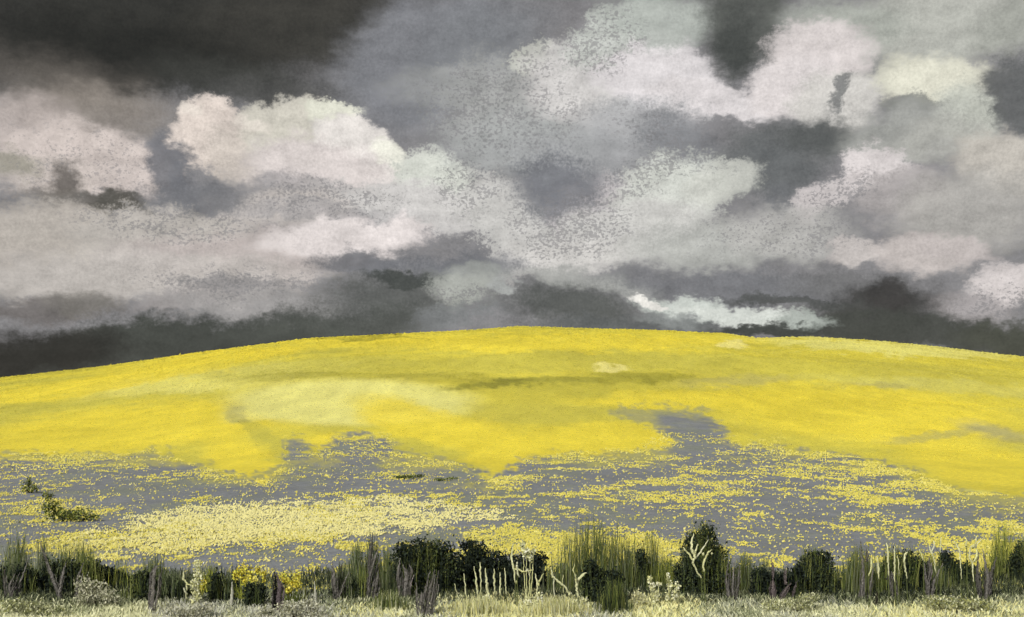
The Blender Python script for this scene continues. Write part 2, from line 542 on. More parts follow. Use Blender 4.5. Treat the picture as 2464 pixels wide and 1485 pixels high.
def field_colour(x, y):
    """what grows where: colour of crop / soil at a spot of ground, plus how bare it is"""
    z = ground(x, y)
    px, py = project(x, y, z)
    jx = (fbm(x / 3.0, y / 5.0, 31, 4) - .5) * 60 + (fbm(px / 14., py / 7., 33, 2) - .5) * 22
    jy = (fbm(x / 3.0 + 9, y / 5.0, 37, 4) - .5) * 26 + (fbm(px / 14., py / 7., 35, 2) - .5) * 14
    qx, qy = px + jx, py + jy
    shp = px.shape + (1,)
    c = np.ones(px.shape + (3,)) * YEL2

    def lay(m, col):
        nonlocal c
        m = m.reshape(shp)
        c = c * (1 - m) + col * m
    band = sstep(.42, .62, fbm(x / 22., y / 9., 51, 4))
    lay(band * .6, OLIVE)
    # broad bands on the slope
    lay(.75 * ell(qx, qy, 230, 985, 520, 26, 7), OLIVE)
    lay(.70 * ell(qx, qy, 520, 912, 330, 26, 6), PALE * .8 + OLIVE * .2)
    lay(.60 * ell(qx, qy, 900, 890, 420, 26, 2), OLIVE)
    lay(.60 * ell(qx, qy, 1420, 868, 420, 28, 0), OLIVE)
    lay(.55 * ell(qx, qy, 1900, 888, 600, 30, -3), OLIVE)
    lay(.60 * ell(qx, qy, 2300, 930, 330, 18, -4), PALE * .5 + OLIVE * .5)
    lay(.8 * ell(qx, qy, 240, 925, 330, 20, 8), YEL)
    lay(.8 * ell(qx, qy, 560, 858, 300, 14, 7), YEL)
    lay(.7 * ell(qx, qy, 1250, 825, 520, 22, 0), YEL)
    lay(.5 * ell(qx, qy, 760, 868, 70, 40, 0), OLIVE)
    lay(.9 * ell(qx, qy, 330, 1030, 460, 60, 6, .5), YEL)
    lay(.9 * ell(qx, qy, 600, 1120, 120, 50, -30, .5), YEL)
    lay(.6 * ell(qx, qy, 860, 905, 330, 12, 0, .7), OLIVE * .6 + DKOL * .4)
    lay(.97 * ell(px + jx * .25, py + jy * .3, 850, 968, 305, 56, 0, .28), PALE)
    lay(.5 * ell(qx, qy, 640, 985, 110, 26, 10, .5), PALE)
    lay(.55 * ell(qx, qy, 575, 1000, 34, 20, -20), GRY * .5 + OLIVE * .5)
    lay(.6 * ell(qx, qy, 620, 1040, 60, 22, -35), OLIVE * .8 + DKOL * .2)
    lay(.85 * ell(qx, qy, 1000, 1015, 160, 46, -15, .5), YEL)
    lay(.7 * ell(qx, qy, 780, 1065, 50, 20, 0, .5), YEL)
    lay(.6 * ell(qx, qy, 950, 1080, 120, 30, -5, .5), OLIVE)
    lay(.9 * ell(qx, qy, 1190, 1080, 110, 60, -25, .5), YEL)
    lay(.85 * ell(qx, qy, 1420, 1060, 260, 44, 3, .5), YEL)
    lay(.55 * ell(qx, qy, 1280, 985, 170, 32, 0), OLIVE * .6 + YEL2 * .4)
    lay(.85 * ell(qx, qy, 1650, 960, 260, 24, 0, .5), YEL)
    lay(.9 * ell(qx, qy, 2080, 1000, 400, 70, -4, .5), YEL)
    lay(.8 * ell(qx, qy, 2360, 1120, 200, 52, -12, .5), YEL)
    lay(.5 * ell(qx, qy, 1350, 935, 300, 22, 0, .9), OLIVE * .6 + DKOL * .4)
    lay(.5 * ell(qx, qy, 1350, 915, 300, 10, 0, .9), DKOL)
    lay(.7 * ell(qx, qy, 1180, 925, 110, 9, 5, .7), DKOL)
    lay(.55 * ell(qx, qy, 1560, 905, 140, 10, -3, .7), DKOL)
    lay(.45 * ell(qx, qy, 1780, 918, 150, 12, 2, .9), GRY * .6 + OLIVE * .4)
    lay(.4 * ell(qx, qy, 2110, 925, 100, 8, 0, .9), GRY * .6 + OLIVE * .4)
    lay(.55 * ell(qx, qy, 2250, 1045, 130, 9, 6, .7), OLIVE * .5 + GRY * .5)
    lay(.65 * ell(qx, qy, 2400, 1040, 90, 18, -14, .9), GRY * .75 + OLIVE * .25)
    lay(.75 * ell(qx, qy, 2130, 838, 330, 15, -4), PALE)
    lay(.85 * ell(qx, qy, 1478, 884, 50, 8, 0, .4), CREAMC)
    lay(.85 * ell(qx, qy, 1765, 826, 28, 10, -20, .4), CREAMC)
    lay(.5 * ell(qx, qy, 900, 815, 110, 5, 0), DKOL)
    lay(.6 * ell(qx, qy, 2330, 1185, 60, 14, 0), PALE)
    mot = (fbm(x / 7., y / 11., 151, 4) - .5) * .30 + (fbm(x / 1.1, y / 3.2, 157, 3) - .5) * .26
    c = c * (1 + mot)[..., None]
    sd = polysd(GREY, qx, qy)
    sd = sd + (vnoise(px / 8., py / 4., 171) - .5) * 26 + (vnoise(px / 23., py / 9., 173) - .5) * 22
    bare = sstep(-13, 13, sd)
    rub = np.exp(-((sd - 14) / 20.) ** 2) * sstep(.38, .62, fbm(x / 4., y / 7., 93, 4))
    clod = (1 + (fbm(x * 1.6, y * 1.2, 161, 4) - .5) * .34 + (fbm(x / 4., y / 5., 163, 3) - .5) * .16)[..., None]
    lay(bare, GRY * clod)
    lay(bare * .30 * sstep(.52, .66, fbm(x / 1.8, y / 2.6, 167, 4)), MOSS)
    lay(rub * .55, OLIVE)
    core = sstep(4, 26, polysd(CREAM, qx, qy)) * (.35 + .65 * ell(px, py, 640, 1262, 330, 60))
    lay(core * .35 * sstep(.36, .56, fbm(x * 1.4, y * .9, 97, 3)), CREAMC)
    # the verge at the near side
    vg = sstep(1370, 1425, py + jy * .6 + (fbm(x * 1.2, y * 1.2, 77, 3) - .5) * 50)
    vg = np.where(y < 14.2, 1.0, vg)
    n1 = fbm(x * 1.3, y * 0.8, 81, 4)
    v = SAGE * np.ones_like(c)
    k = sstep(.45, .62, n1)[..., None]
    v = v * (1 - k) + LIMEP * k
    k = sstep(.5, .66, fbm(x * 1.1 + 40, y * .9, 87, 4))[..., None] * .8
    v = v * (1 - k) + MOSS * k
    dk = sstep(1472, 1432, py + (fbm(x * 1.5, y * 1.5, 79, 3) - .5) * 40)[..., None] * .8
    v = v * (1 - dk) + DEEP * dk
    vgm = vg[..., None]
    c = c * (1 - vgm) + v * vgm
    return c, bare * (1 - vg), vg, px, py


def mesh_np(name, verts, faces, cols=None, smooth=False):
    me = bpy.data.meshes.new(name)
    verts = np.asarray(verts, np.float32); faces = np.asarray(faces, np.int32)
    nf, k = faces.shape
    me.vertices.add(len(verts)); me.vertices.foreach_set('co', verts.ravel())
    me.loops.add(nf * k); me.loops.foreach_set('vertex_index', faces.ravel())
    me.polygons.add(nf); me.polygons.foreach_set('loop_start', np.arange(nf, dtype=np.int32) * k)
    try:
        me.polygons.foreach_set('loop_total', np.full(nf, k, np.int32))
    except Exception:
        pass
    if smooth:
        me.polygons.foreach_set('use_smooth', np.ones(nf, bool))
    if cols is not None:
        a = me.color_attributes.new('col', 'FLOAT_COLOR', 'POINT')
        cc = np.ones((len(verts), 4), np.float32); cc[:, :3] = cols
        a.data.foreach_set('color', cc.ravel())
    me.update(calc_edges=True)
    me.validate()
    return me


# ------------------------------------------------------------------ materials
def mat_new(name, rough=0.8, spec=0.2):
    m = bpy.data.materials.new(name); m.use_nodes = True
    b = m.node_tree.nodes['Principled BSDF']
    b.inputs['Roughness'].default_value = rough
    b.inputs['Specular IOR Level'].default_value = spec
    return m, m.node_tree, b


def attr_mat(name, scale, amt, bump=0.0, rough=0.85, spec=0.15, transl=0.0, scale2=None):
    m, t, b = mat_new(name, rough, spec)
    at_ = t.nodes.new('ShaderNodeAttribute'); at_.attribute_name = 'col'
    tcn = t.nodes.new('ShaderNodeTexCoord')
    nz = t.nodes.new('ShaderNodeTexNoise'); nz.inputs['Scale'].default_value = scale; nz.inputs['Detail'].default_value = 6
    nz.inputs['Roughness'].default_value = .65
    t.links.new(tcn.outputs['Object'], nz.inputs['Vector'])
    mr = t.nodes.new('ShaderNodeMapRange'); t.links.new(nz.outputs['Fac'], mr.inputs['Value'])
    mr.inputs['From Min'].default_value = .25; mr.inputs['From Max'].default_value = .75
    mr.inputs['To Min'].default_value = 1 - amt; mr.inputs['To Max'].default_value = 1 + amt
    mul = t.nodes.new('ShaderNodeVectorMath'); mul.operation = 'SCALE'
    t.links.new(at_.outputs['Color'], mul.inputs[0]); t.links.new(mr.outputs[0], mul.inputs['Scale'])
    t.links.new(mul.outputs[0], b.inputs['Base Color'])
    if bump:
        bp = t.nodes.new('ShaderNodeBump'); bp.inputs['Strength'].default_value = bump; bp.inputs['Distance'].default_value = .08
        t.links.new(nz.outputs['Fac'], bp.inputs['Height']); t.links.new(bp.outputs[0], b.inputs['Normal'])
    return m


M_GROUND = attr_mat('field_soil_and_crop', 4.5, .20, .5)
M_FLOWER = attr_mat('rape_blossom', 7.0, .10)
M_LEAF = attr_mat('leaf_tissue', 9.0, .25)
M_BLADE = attr_mat('grass_blade', 12.0, .18)
M_BARK = attr_mat('dry_mauve_stalk', 38.0, .38, .9, .9, .1)
M_CREAM = attr_mat('bleached_twig', 45.0, .14, .6, .8, .15)

# ------------------------------------------------------------------ ground, one sheet out to the horizon
bear_in = np.linspace(-0.66, 0.66, 620)
bear = np.concatenate([np.linspace(-math.pi, -0.68, 90), bear_in, np.linspace(0.68, math.pi, 90)[:-1]])
rows = np.linspace(1500, 1082, 330)
r_flat = F * CAMZ / (rows - HR)
rad = np.concatenate([np.linspace(0.5, 14.0, 14), r_flat, np.linspace(r_flat[-1] + .35, 192, 330), np.geomspace(197, 8000, 40)])
BB, RR = np.meshgrid(bear, rad)
# keep grid lines at constant distance y in front, circles elsewhere
k = np.where(np.abs(BB) < 0.68, 1 / np.cos(np.clip(BB, -.68, .68)), 1 / math.cos(.68))
GX, GY = RR * k * np.sin(BB), RR * k * np.cos(BB)
GZ = ground(GX, GY)
gcol, gbare, gvg, gpx, gpy = field_colour(GX, GY)
nr, nc = GX.shape
idx = np.arange(nr * nc).reshape(nr, nc)
nx = np.roll(idx, -1, axis=1)
q = np.stack([idx[:-1], nx[:-1], nx[1:], idx[1:]], -1).reshape(-1, 4)
gv = np.stack([GX, GY, GZ], -1).reshape(-1, 3)
gme = mesh_np('field_ground', gv, q[:, ::-1], gcol.reshape(-1, 3), True)
gme.materials.append(M_GROUND)
field = bpy.data.objects.new('field_ground', gme)
COL.objects.link(field)
field['kind'] = 'structure'
field['label'] = 'yellow rapeseed hillside above a bare grey field floor'


# ------------------------------------------------------------------ stuff scattered over the field
def flakes(x, y, z, size, cols, flat=0.5, quads=2, wid=1.0):
    """little irregular petal clumps: a few bent leaf-like quads for each spot"""
    n = len(x)
    V, Fc, C = [], [], []
    for kq in range(quads):
        a = RNG.uniform(0, 2 * math.pi, n)
        tilt = RNG.uniform(-1, 1, n) * (1 - flat) * 1.3
        ux, uy = np.cos(a), np.sin(a)
        s = size * RNG.uniform(.6, 1.2, n)
        ox = RNG.normal(0, .45, n) * size; oy = RNG.normal(0, .45, n) * size; oz = RNG.uniform(0, .35, n) * size
        cx, cy, cz = x + ox, y + oy, z + oz
        U = np.stack([ux * s * wid, uy * s * wid, RNG.uniform(-.3, .3, n) * s], -1)
        W = np.stack([-uy * np.cos(tilt) * s * .6, ux * np.cos(tilt) * s * .6, np.sin(tilt) * s * .6], -1)
        P = np.stack([cx, cy, cz], -1)
        up = np.zeros_like(P); up[:, 2] = s * .12
        quad = np.stack([P - U * .5, P - W * .5 + up, P + U * .5, P + W * .5 + up], 1)
        V.append(quad.reshape(-1, 3)); C.append(np.repeat(cols * RNG.uniform(.9, 1.08, (n, 1)), 4, axis=0))
    V = np.concatenate(V); C = np.concatenate(C)
    Fc = np.arange(len(V)).reshape(-1, 4)
    return V, Fc, C


def blooms(x, y, z, size, cols, quads=2):
    """open flower heads turned to the sun, each a little ragged cluster of petals"""
    n = len(x)
    V, C = [], []
    for kq in range(quads):
        nr_ = np.array(sdir)[None, :] + RNG.normal(0, .34, (n, 3))
        nr_ /= np.linalg.norm(nr_, axis=1)[:, None]
        U = np.cross(nr_, RNG.normal(0, 1, (n, 3))); U /= np.linalg.norm(U, axis=1)[:, None]
        W = np.cross(nr_, U)
        s = (size * RNG.uniform(.55, 1.15, n))[:, None]
        P = np.stack([x, y, z], -1) + RNG.normal(0, 1, (n, 3)) * np.array([.65, .5, .08]) * size[:, None]
        P[:, 2] += .28 * size
        a_, b_ = RNG.uniform(.35, .65, (2, n, 1))
        quad = np.stack([P - U * s * a_, P - W * s * .36, P + U * s * b_, P + W * s * .36 * (a_ + .5)], 1)
        V.append(quad.reshape(-1, 3)); C.append(np.repeat(cols * RNG.uniform(.92, 1.06, (n, 1)), 4, axis=0))
    V = np.concatenate(V)
    return V, np.arange(len(V)).reshape(-1, 4), np.concatenate(C)


def stuff(name, label, V, Fc, C, mat):
    me = mesh_np(name, V, Fc, np.clip(C, 0, .9)); me.materials.append(mat)
    o = bpy.data.objects.new(name, me); COL.objects.link(o)
    o['kind'] = 'stuff'; o['label'] = label
    return o


# low yellow flowers straggling over the grey floor
n = 310000
row = RNG.uniform(1075, 1432, n)
px = RNG.uniform(-330, 2800, n)
x, y = (px - CX) * (F * CAMZ / (row - HR)) / F, F * CAMZ / (row - HR)
sd = polysd(GREY, px, row)
d1 = fbm(x / 1.5, y / 2.2, 101, 4)
d2 = fbm(x / 7., y / 9., 107, 3)
d3 = fbm(x * 2.2, y * 1.1, 109, 2)
thr = np.interp(row, [1075, 1100, 1150, 1200, 1260, 1300, 1350, 1400, 1432], [.53, .53, .53, .53, .535, .54, .535, .555, .62])
for (ex, ey, erx, ery, dv) in ((640, 1172, 330, 20, .07), (1200, 1180, 150, 16, .05), (330, 1200, 100, 20, .05), (150, 1140, 220, 40, -.03), (900, 1130, 260, 18, -.03), (2350, 1225, 200, 30, .05),
                               (1900, 1190, 300, 40, -.02), (640, 1280, 90, 16, .03), (100, 1265, 160, 60, -.03), (200, 1105, 150, 20, -.03), (2430, 1285, 110, 45, -.05),
                               (850, 1345, 170, 18, .06), (1960, 1355, 60, 20, .09), (2100, 1130, 200, 20, -.03)):
    thr = thr + dv * ell(px, row, ex, ey, erx, ery)
d4 = fbm(x * 3.2, y * 2.0, 111, 2)
val = d1 * .42 + d2 * .2 + d3 * .2 + d4 * .18
prob = sstep(-.035, .10, val - thr) * .75 + .035
edge = np.exp(-(np.maximum(sd, 0) / 20.0) ** 2) * .55 * sstep(.42, .60, d1)
keep = (RNG.uniform(0, 1, n) < prob + edge) & (sd > -2)
x, y, px, row = x[keep], y[keep], px[keep], row[keep]
size = np.interp(y, [16, 25, 55], [.046, .056, .095]) * RNG.uniform(.5, 1.3, len(x))
col = alb((212, 201, 96)) * RNG.uniform(.86, 1.06, (len(x), 1))
mixp = RNG.uniform(0, 1, len(x)) < .18
col[mixp] = alb((218, 210, 126))
olv = RNG.uniform(0, 1, len(x)) < .14
col[olv] = alb((172, 166, 80))
V, Fc, C = blooms(x, y, ground(x, y) + .006, size, col, 2)
stuff('yellow_flowers', 'low yellow flowers straggling over the bare grey field floor', V, Fc, C, M_FLOWER)

# dense pale drift of blossom across the left half
n = 60000
px = RNG.uniform(20, 1320, n); row = RNG.uniform(1180, 1366, n)
x, y = (px - CX) * (F * CAMZ / (row - HR)) / F, F * CAMZ / (row - HR)
sd = polysd(CREAM, px + (fbm(px / 40., row / 14., 61, 3) - .5) * 60, row + (fbm(px / 40., row / 14., 67, 3) - .5) * 22)
hole = fbm(x * 1.9, y * 1.1, 63, 3) * .6 + fbm(x * 5.5, y * 3.0, 65, 2) * .4
dens = sstep(-2, 14, sd) * (1 - .93 * sstep(.45, .58, hole) * (1 - .6 * ell(px, row, 620, 1265, 240, 40)))
dens = dens * np.interp(px, [0, 400, 1000, 1100, 1300], [.55, .8, .9, .5, .35])
keep = RNG.uniform(0, 1, n) < dens * .9
x, y, px, row = x[keep], y[keep], px[keep], row[keep]
size = np.interp(y, [16, 25, 40], [.050, .060, .082]) * RNG.uniform(.6, 1.3, len(x))
kk = sstep(1285, 1345, row + RNG.normal(0, 25, len(x)))[:, None]
col = alb((220, 213, 148)) * (1 - kk) + alb((214, 204, 112)) * kk
V, Fc, C = blooms(x, y, ground(x, y) + .010, size, col, 2)
stuff('pale_flowers', 'drift of pale cream yellow flowers across the left of the field', V, Fc, C, M_FLOWER)

# blossom crust on the hillside
n = 240000
yy = 50 + (182 - 50) * RNG.uniform(0, 1, n) ** 0.8
pxx = RNG.uniform(-250, 2714, n)
x = (pxx - CX) * yy / F
c, bare, vg, ppx, ppy = field_colour(x, yy)
keep = RNG.uniform(0, 1, n) < (1 - .96 * bare) * .9
x, yy, c = x[keep], yy[keep], c[keep]
size = np.interp(yy, [50, 100, 182], [.075, .12, .20]) * RNG.uniform(.5, 1.2, len(x))
tall = (yy > 168) & (RNG.uniform(0, 1, len(x)) < .5)
size = np.where(tall, size * 2.1, size)
V, Fc, C = blooms(x, yy, ground(x, yy) - .02 + np.where(tall, RNG.uniform(0, .12, len(x)), 0), size, c * RNG.uniform(.64, .84, (len(x), 1)), 2)
stuff('rapeseed_crop', 'dense yellow rapeseed in bloom covering the whole hillside', V, Fc, C, M_FLOWER)


# ------------------------------------------------------------------ verge grass
def blades(bx, by, bz, h, w, lean, cols):
    """tapered bent blades, three segments each"""
    n = len(bx)
    a = RNG.uniform(0, 2 * math.pi, n)
    la = RNG.uniform(0, 2 * math.pi, n)
    fx, fy = np.cos(a) * .35 + 1.0, np.sin(a) * .6
    nf = np.hypot(fx, fy); fx, fy = fx / nf, fy / nf
    V = []
    for t, ww in ((0, .8), (.45, 1.0), (.8, .6), (1.0, .06)):
        ox = np.cos(la) * lean * h * t * t; oy = np.sin(la) * lean * h * t * t
        zz = bz + h * t * (1 - .15 * lean * t)
        V.append(np.stack([bx + ox - fx * w * ww * .5, by + oy - fy * w * ww * .5, zz], -1))
        V.append(np.stack([bx + ox + fx * w * ww * .5, by + oy + fy * w * ww * .5, zz], -1))
    V = np.stack(V, 1)
    b = (np.arange(n) * 8)[:, None]
    Fc = np.concatenate([b + np.array([[0, 1, 3, 2]]), b + np.array([[2, 3, 5, 4]]), b + np.array([[4, 5, 7, 6]])])
    return V.reshape(-1, 3), Fc, np.repeat(cols, 8, axis=0)


n = 95000
row = RNG.uniform(1380, 1530, n); px = RNG.uniform(-260, 2720, n)
x, y = (px - CX) * (F * CAMZ / (row - HR)) / F, F * CAMZ / (row - HR)
c, bare, vg, _, _ = field_colour(x, y)
keep = RNG.uniform(0, 1, n) < vg * .9 * sstep(1395, 1450, row) + .03
x, y, px, row, c = x[keep], y[keep], px[keep], row[keep], c[keep]
n = len(x)
r = RNG.uniform(0, 1, n)[:, None]
lowd = sstep(1470, 1436, row)[:, None]
c = np.where(r < .30 * (1 - lowd), LIMEP * .98, np.where(r < .40, MOSS, np.where(r < .42 + .25 * lowd, DEEP, c)))
creamz = (ell(px, row, 1230, 1470, 190, 40) + ell(px, row, 1590, 1470, 110, 36) + ell(px, row, 2330, 1480, 260, 26) * .7 + ell(px, row, 900, 1475, 90, 20) * .6)
cz = RNG.uniform(0, 1, n) < np.clip(creamz, 0, 1) * .75
c[cz] = alb((228, 222, 160))
whz = RNG.uniform(0, 1, n) < np.clip(ell(px, row, 450, 1485, 90, 34) + ell(px, row, 700, 1478, 100, 40), 0, 1) * .8
c[whz] = alb((186, 186, 170))
h = RNG.uniform(.035, .12, n)
V, Fc, C = blades(x, y, ground(x, y) - .005, h, RNG.uniform(.010, .022, n), RNG.uniform(.2, .9, n), c * RNG.uniform(.92, 1.28, (n, 1)))
stuff('verge_grass', 'mottled pale and mossy short grass along the near verge', V, Fc, C, M_BLADE)


n = 42000
row = RNG.uniform(1385, 1462, n); px = RNG.uniform(-260, 2720, n)
x, y = (px - CX) * (F * CAMZ / (row - HR)) / F, F * CAMZ / (row - HR)
dn_ = sstep(.36, .52, fbm(x * 1.1, y * .5, 141, 3) + .12 * ell(px, row, 1000, 1410, 420, 60) + .10 * ell(px, row, 2100, 1410, 500, 60) - .06 * ell(px, row, 640, 1410, 120, 60))
keep = RNG.uniform(0, 1, n) < dn_ * np.interp(row, [1385, 1405, 1446, 1462], [.4, 1., 1., .25])
x, y, px, row = x[keep], y[keep], px[keep], row[keep]
n = len(x)
pal = np.array([alb(c) for c in ((44, 52, 40), (58, 66, 46), (78, 86, 56), (98, 104, 66), (38, 44, 36), (118, 122, 92))])
c = pal[RNG.integers(0, len(pal), n)] * RNG.uniform(.8, 1.2, (n, 1))
V, Fc, C = blades(x, y, ground(x, y) - .01, RNG.uniform(.05, .22, n) * np.interp(row, [1385, 1430, 1462], [1.15, .8, .4]), RNG.uniform(.008, .018, n), RNG.uniform(.05, .4, n), c)
stuff('dark_sward', 'dark olive grass standing between the verge bushes', V, Fc, C, M_BLADE)

# ------------------------------------------------------------------ builders for single plants
def empty(name, loc, label, cat, group=None):
    o = bpy.data.objects.new(name, None); COL.objects.link(o)
    o.location = loc; o.empty_display_size = .1
    o['label'] = label; o['category'] = cat
    if group:
        o['group'] = group
    return o


def part(name, V, Fc, C, mat, parent, kind=None, smooth=False, label=None):
    me = mesh_np(name, V, Fc, np.clip(C, 0, .9), smooth); me.materials.append(mat)
    o = bpy.data.objects.new(name, me); COL.objects.link(o)
    o.parent = parent
    if kind:
        o['kind'] = kind
    if label:
        o['label'] = label
    return o


def base_at(px, row):
    x, y = at(px, row)
    return x, y, float(ground(np.array([x]), np.array([y]))[0]), y / F


def tube(pts, radii, col, sides=7, flat=1.0, lump=0.0, seed=0, jitter=.0):
    """tapered rough tube along a bent line; pts in metres, local"""
    rg = np.random.default_rng(seed)
    pts = np.asarray(pts, float); radii = np.asarray(radii, float)
    # resample
    seg = np.r_[0, np.cumsum(np.linalg.norm(np.diff(pts, axis=0), axis=1))]
    m = max(5, int(seg[-1] / .025)); m = min(m, 26)
    s = np.linspace(0, seg[-1], m)
    P = np.stack([np.interp(s, seg, pts[:, i]) for i in range(3)], -1)
    P[1:-1] += rg.normal(0, 1, (m - 2, 3)) * jitter
    R = np.interp(s, seg, radii)
    V = []
    a0 = rg.uniform(0, 6.28)
    groove = 1 + lump * rg.uniform(-1.3, .6, sides)
    for i in range(m):
        tdir = P[min(i + 1, m - 1)] - P[max(i - 1, 0)]
        tdir /= np.linalg.norm(tdir) + 1e-9
        sx = np.cross(tdir, (0, 1, 0.02)); sx /= np.linalg.norm(sx) + 1e-9
        sy = np.cross(tdir, sx)
        for kx in range(sides):
            an = a0 + 2 * math.pi * kx / sides
            rr = R[i] * groove[kx] * (1 + lump * .45 * rg.uniform(-1, 1))
            V.append(P[i] + sx * math.cos(an) * rr + sy * math.sin(an) * rr * flat)
    V.append(P[0]); V.append(P[-1])
    Fq = []
    for i in range(m - 1):
        for kx in range(sides):
            k2 = (kx + 1) % sides
            Fq.append((i * sides + kx, i * sides + k2, (i + 1) * sides + k2, (i + 1) * sides + kx))
    e0, e1 = m * sides, m * sides + 1
    for kx in range(0, sides):
        k2 = (kx + 1) % sides
        Fq.append((e0, k2, kx, e0)); Fq.append((e1, (m - 1) * sides + kx, (m - 1) * sides + k2, e1))
    V = np.array(V)
    C = np.array(col) * (1 + rg.uniform(-.12, .12, (len(V), 1)))
    quads = [f for f in Fq if len(set(f)) == 4]
    tris = [f[:3] for f in Fq if len(set(f)) == 3]
    return V, quads, tris, C


def tube_part(name, pts, radii, col, mat, parent, sides=7, flat=1.0, lump=0.0, seed=0, jitter=0., label=None):
    V, Q, T, C = tube(pts, radii, col, sides, flat, lump, seed, jitter)
    me = bpy.data.meshes.new(name)
    me.from_pydata([tuple(v) for v in V], [], [tuple(f) for f in Q] + [tuple(f) for f in T])
    a = me.color_attributes.new('col', 'FLOAT_COLOR', 'POINT')
    cc = np.ones((len(V), 4), np.float32); cc[:, :3] = np.clip(C, 0, .9)
    a.data.foreach_set('color', cc.ravel())
    me.polygons.foreach_set('use_smooth', np.ones(len(me.polygons), bool))
    me.materials.append(mat)
    o = bpy.data.objects.new(name, me); COL.objects.link(o); o.parent = parent
    if label:
        o['label'] = label
    return o


def leaf_cloud(lobes, n, size, cols, up=0.0, narrow=.5):
    """leaves through the volume of ellipsoidal lobes (cx, cy, cz, rx, ry, rz) in metres; fuller toward the rim"""
    w = np.array([l[3] * l[5] for l in lobes]); w = w / w.sum()
    pick = RNG.choice(len(lobes), n, p=w)
    Lb = np.array(lobes)[pick]
    d = RNG.normal(0, 1, (n, 3)); d /= np.linalg.norm(d, axis=1)[:, None]
    r = RNG.uniform(0, 1, n) ** .45
    r = r * (1 + .30 * RNG.normal(0, 1, n) * (RNG.uniform(0, 1, n) < .42))
    P = Lb[:, :3] + d * r[:, None] * Lb[:, 3:]
    P[:, 2] = np.maximum(P[:, 2], .005)
    a = RNG.normal(0, 1, (n, 3)); a[:, 2] += up * 2.2
    a /= np.linalg.norm(a, axis=1)[:, None]
    b = np.cross(a, RNG.normal(0, 1, (n, 3))); b /= np.linalg.norm(b, axis=1)[:, None]
    nrm = np.cross(a, b)
    s = size * RNG.uniform(.55, 1.3, n)[:, None]
    V = np.stack([P - a * s * .5, P - b * s * .5 * narrow + nrm * s * .08, P + a * s * .5, P + b * s * .5 * narrow + nrm * s * .08], 1).reshape(-1, 3)
    cols = np.asarray(cols); ci = RNG.integers(0, len(cols), n)
    C = np.repeat(cols[ci] * RNG.uniform(.7, 1.3, (n, 1)), 4, axis=0)
    return V, np.arange(n * 4).reshape(-1, 4), C


BLK = [alb(c) for c in ((30, 38, 34), (38, 46, 40), (46, 54, 44))]
DGR = [alb(c) for c in ((52, 62, 46), (64, 74, 48), (44, 54, 44), (80, 88, 52))]
OLG = [alb(c) for c in ((98, 110, 54), (114, 122, 64), (82, 94, 48), (136, 140, 80))]
GRG = [alb(c) for c in ((94, 106, 70), (112, 120, 88), (78, 90, 60), (128, 132, 104))]
YGR = [alb(c) for c in ((168, 172, 70), (146, 154, 64), (186, 184, 84))]
SGE = [alb(c) for c in ((178, 178, 150), (192, 190, 162), (162, 164, 134), (204, 202, 178))]
MAUVE = [alb(c) for c in ((136, 132, 126), (146, 142, 136), (120, 117, 110), (106, 104, 96))]
CRM = [alb(c) for c in ((247, 240, 184), (244, 236, 172), (248, 243, 198))]
BRY = [alb(c) for c in ((240, 222, 92), (234, 214, 84))]
GROUPS = {}


def shrub(label, bpx, brow, lobes, cols, n, size=.055, shoots=None, cat='shrub', name='shrub', group='dark shrubs along the verge', stemcol=(54, 52, 44), up=.25):
    if name == 'shrub' and brow > 1300:
        shoots = list(shoots or []) + [(cx, cy - ry * 1.1 - 14, rx * 1.5, 46, DGR + OLG[2:3]) for cx, cy, rx, ry in lobes[:4]]
    x, y, z, s = base_at(bpx, brow)
    root = empty(name, (x, y, z), label, cat, group)
    low_ = [(cx + RNG.uniform(-6, 6), (cy + brow) / 2 + 4, rx * 1.25, (brow - cy) * .5) for cx, cy, rx, ry in lobes] if name == 'shrub' and brow > 1300 else []
    n = int(n * (2.6 if low_ else 1))
    if low_:
        lobes = [(cx, cy, rx * 1.22, ry * 1.08) for cx, cy, rx, ry in lobes]
    lobes = list(lobes) + low_
    LB = [((cx - bpx) * s, RNG.uniform(-.05, .05), (brow - cy) * s, rx * s, max(.6 * rx, .5 * ry) * s, ry * s) for cx, cy, rx, ry in lobes]
    V, Fc, C = leaf_cloud(LB, n, size, cols, up)
    part('foliage', V, Fc, C, M_LEAF, root, 'stuff')
    for i, l in enumerate(LB[:4]):
        tube_part('branch', [(l[0] * .35, 0, 0), (l[0] * .7, l[1] * .5, l[2] * .5), (l[0], l[1], l[2] + l[5] * .5)], [.018, .012, .005], alb(stemcol), M_BARK, root, 5, 1, .15, i + int(bpx), .004)
    if shoots:
        for (scx, top, wid, cnt, pal) in shoots:
            cnt = int(cnt * 1.7)
            bxx = (scx - bpx) * s + RNG.normal(0, .33, cnt) * wid * s
            fall = np.exp(-((bxx - (scx - bpx) * s) / (wid * s * .5)) ** 2)
            hh = (brow - top) * s * (.55 + .45 * fall) * RNG.uniform(.55, 1.02, cnt)
            pl = np.array(pal)[RNG.integers(0, len(pal), cnt)] * RNG.uniform(.8, 1.2, (cnt, 1))
            V, Fc, C = blades(bxx, RNG.normal(0, .08, cnt), np.zeros(cnt), hh, RNG.uniform(.004, .010, cnt), RNG.uniform(.03, .22, cnt), pl)
            part('shoots', V, Fc, C, M_BLADE, root, 'stuff')
    return root


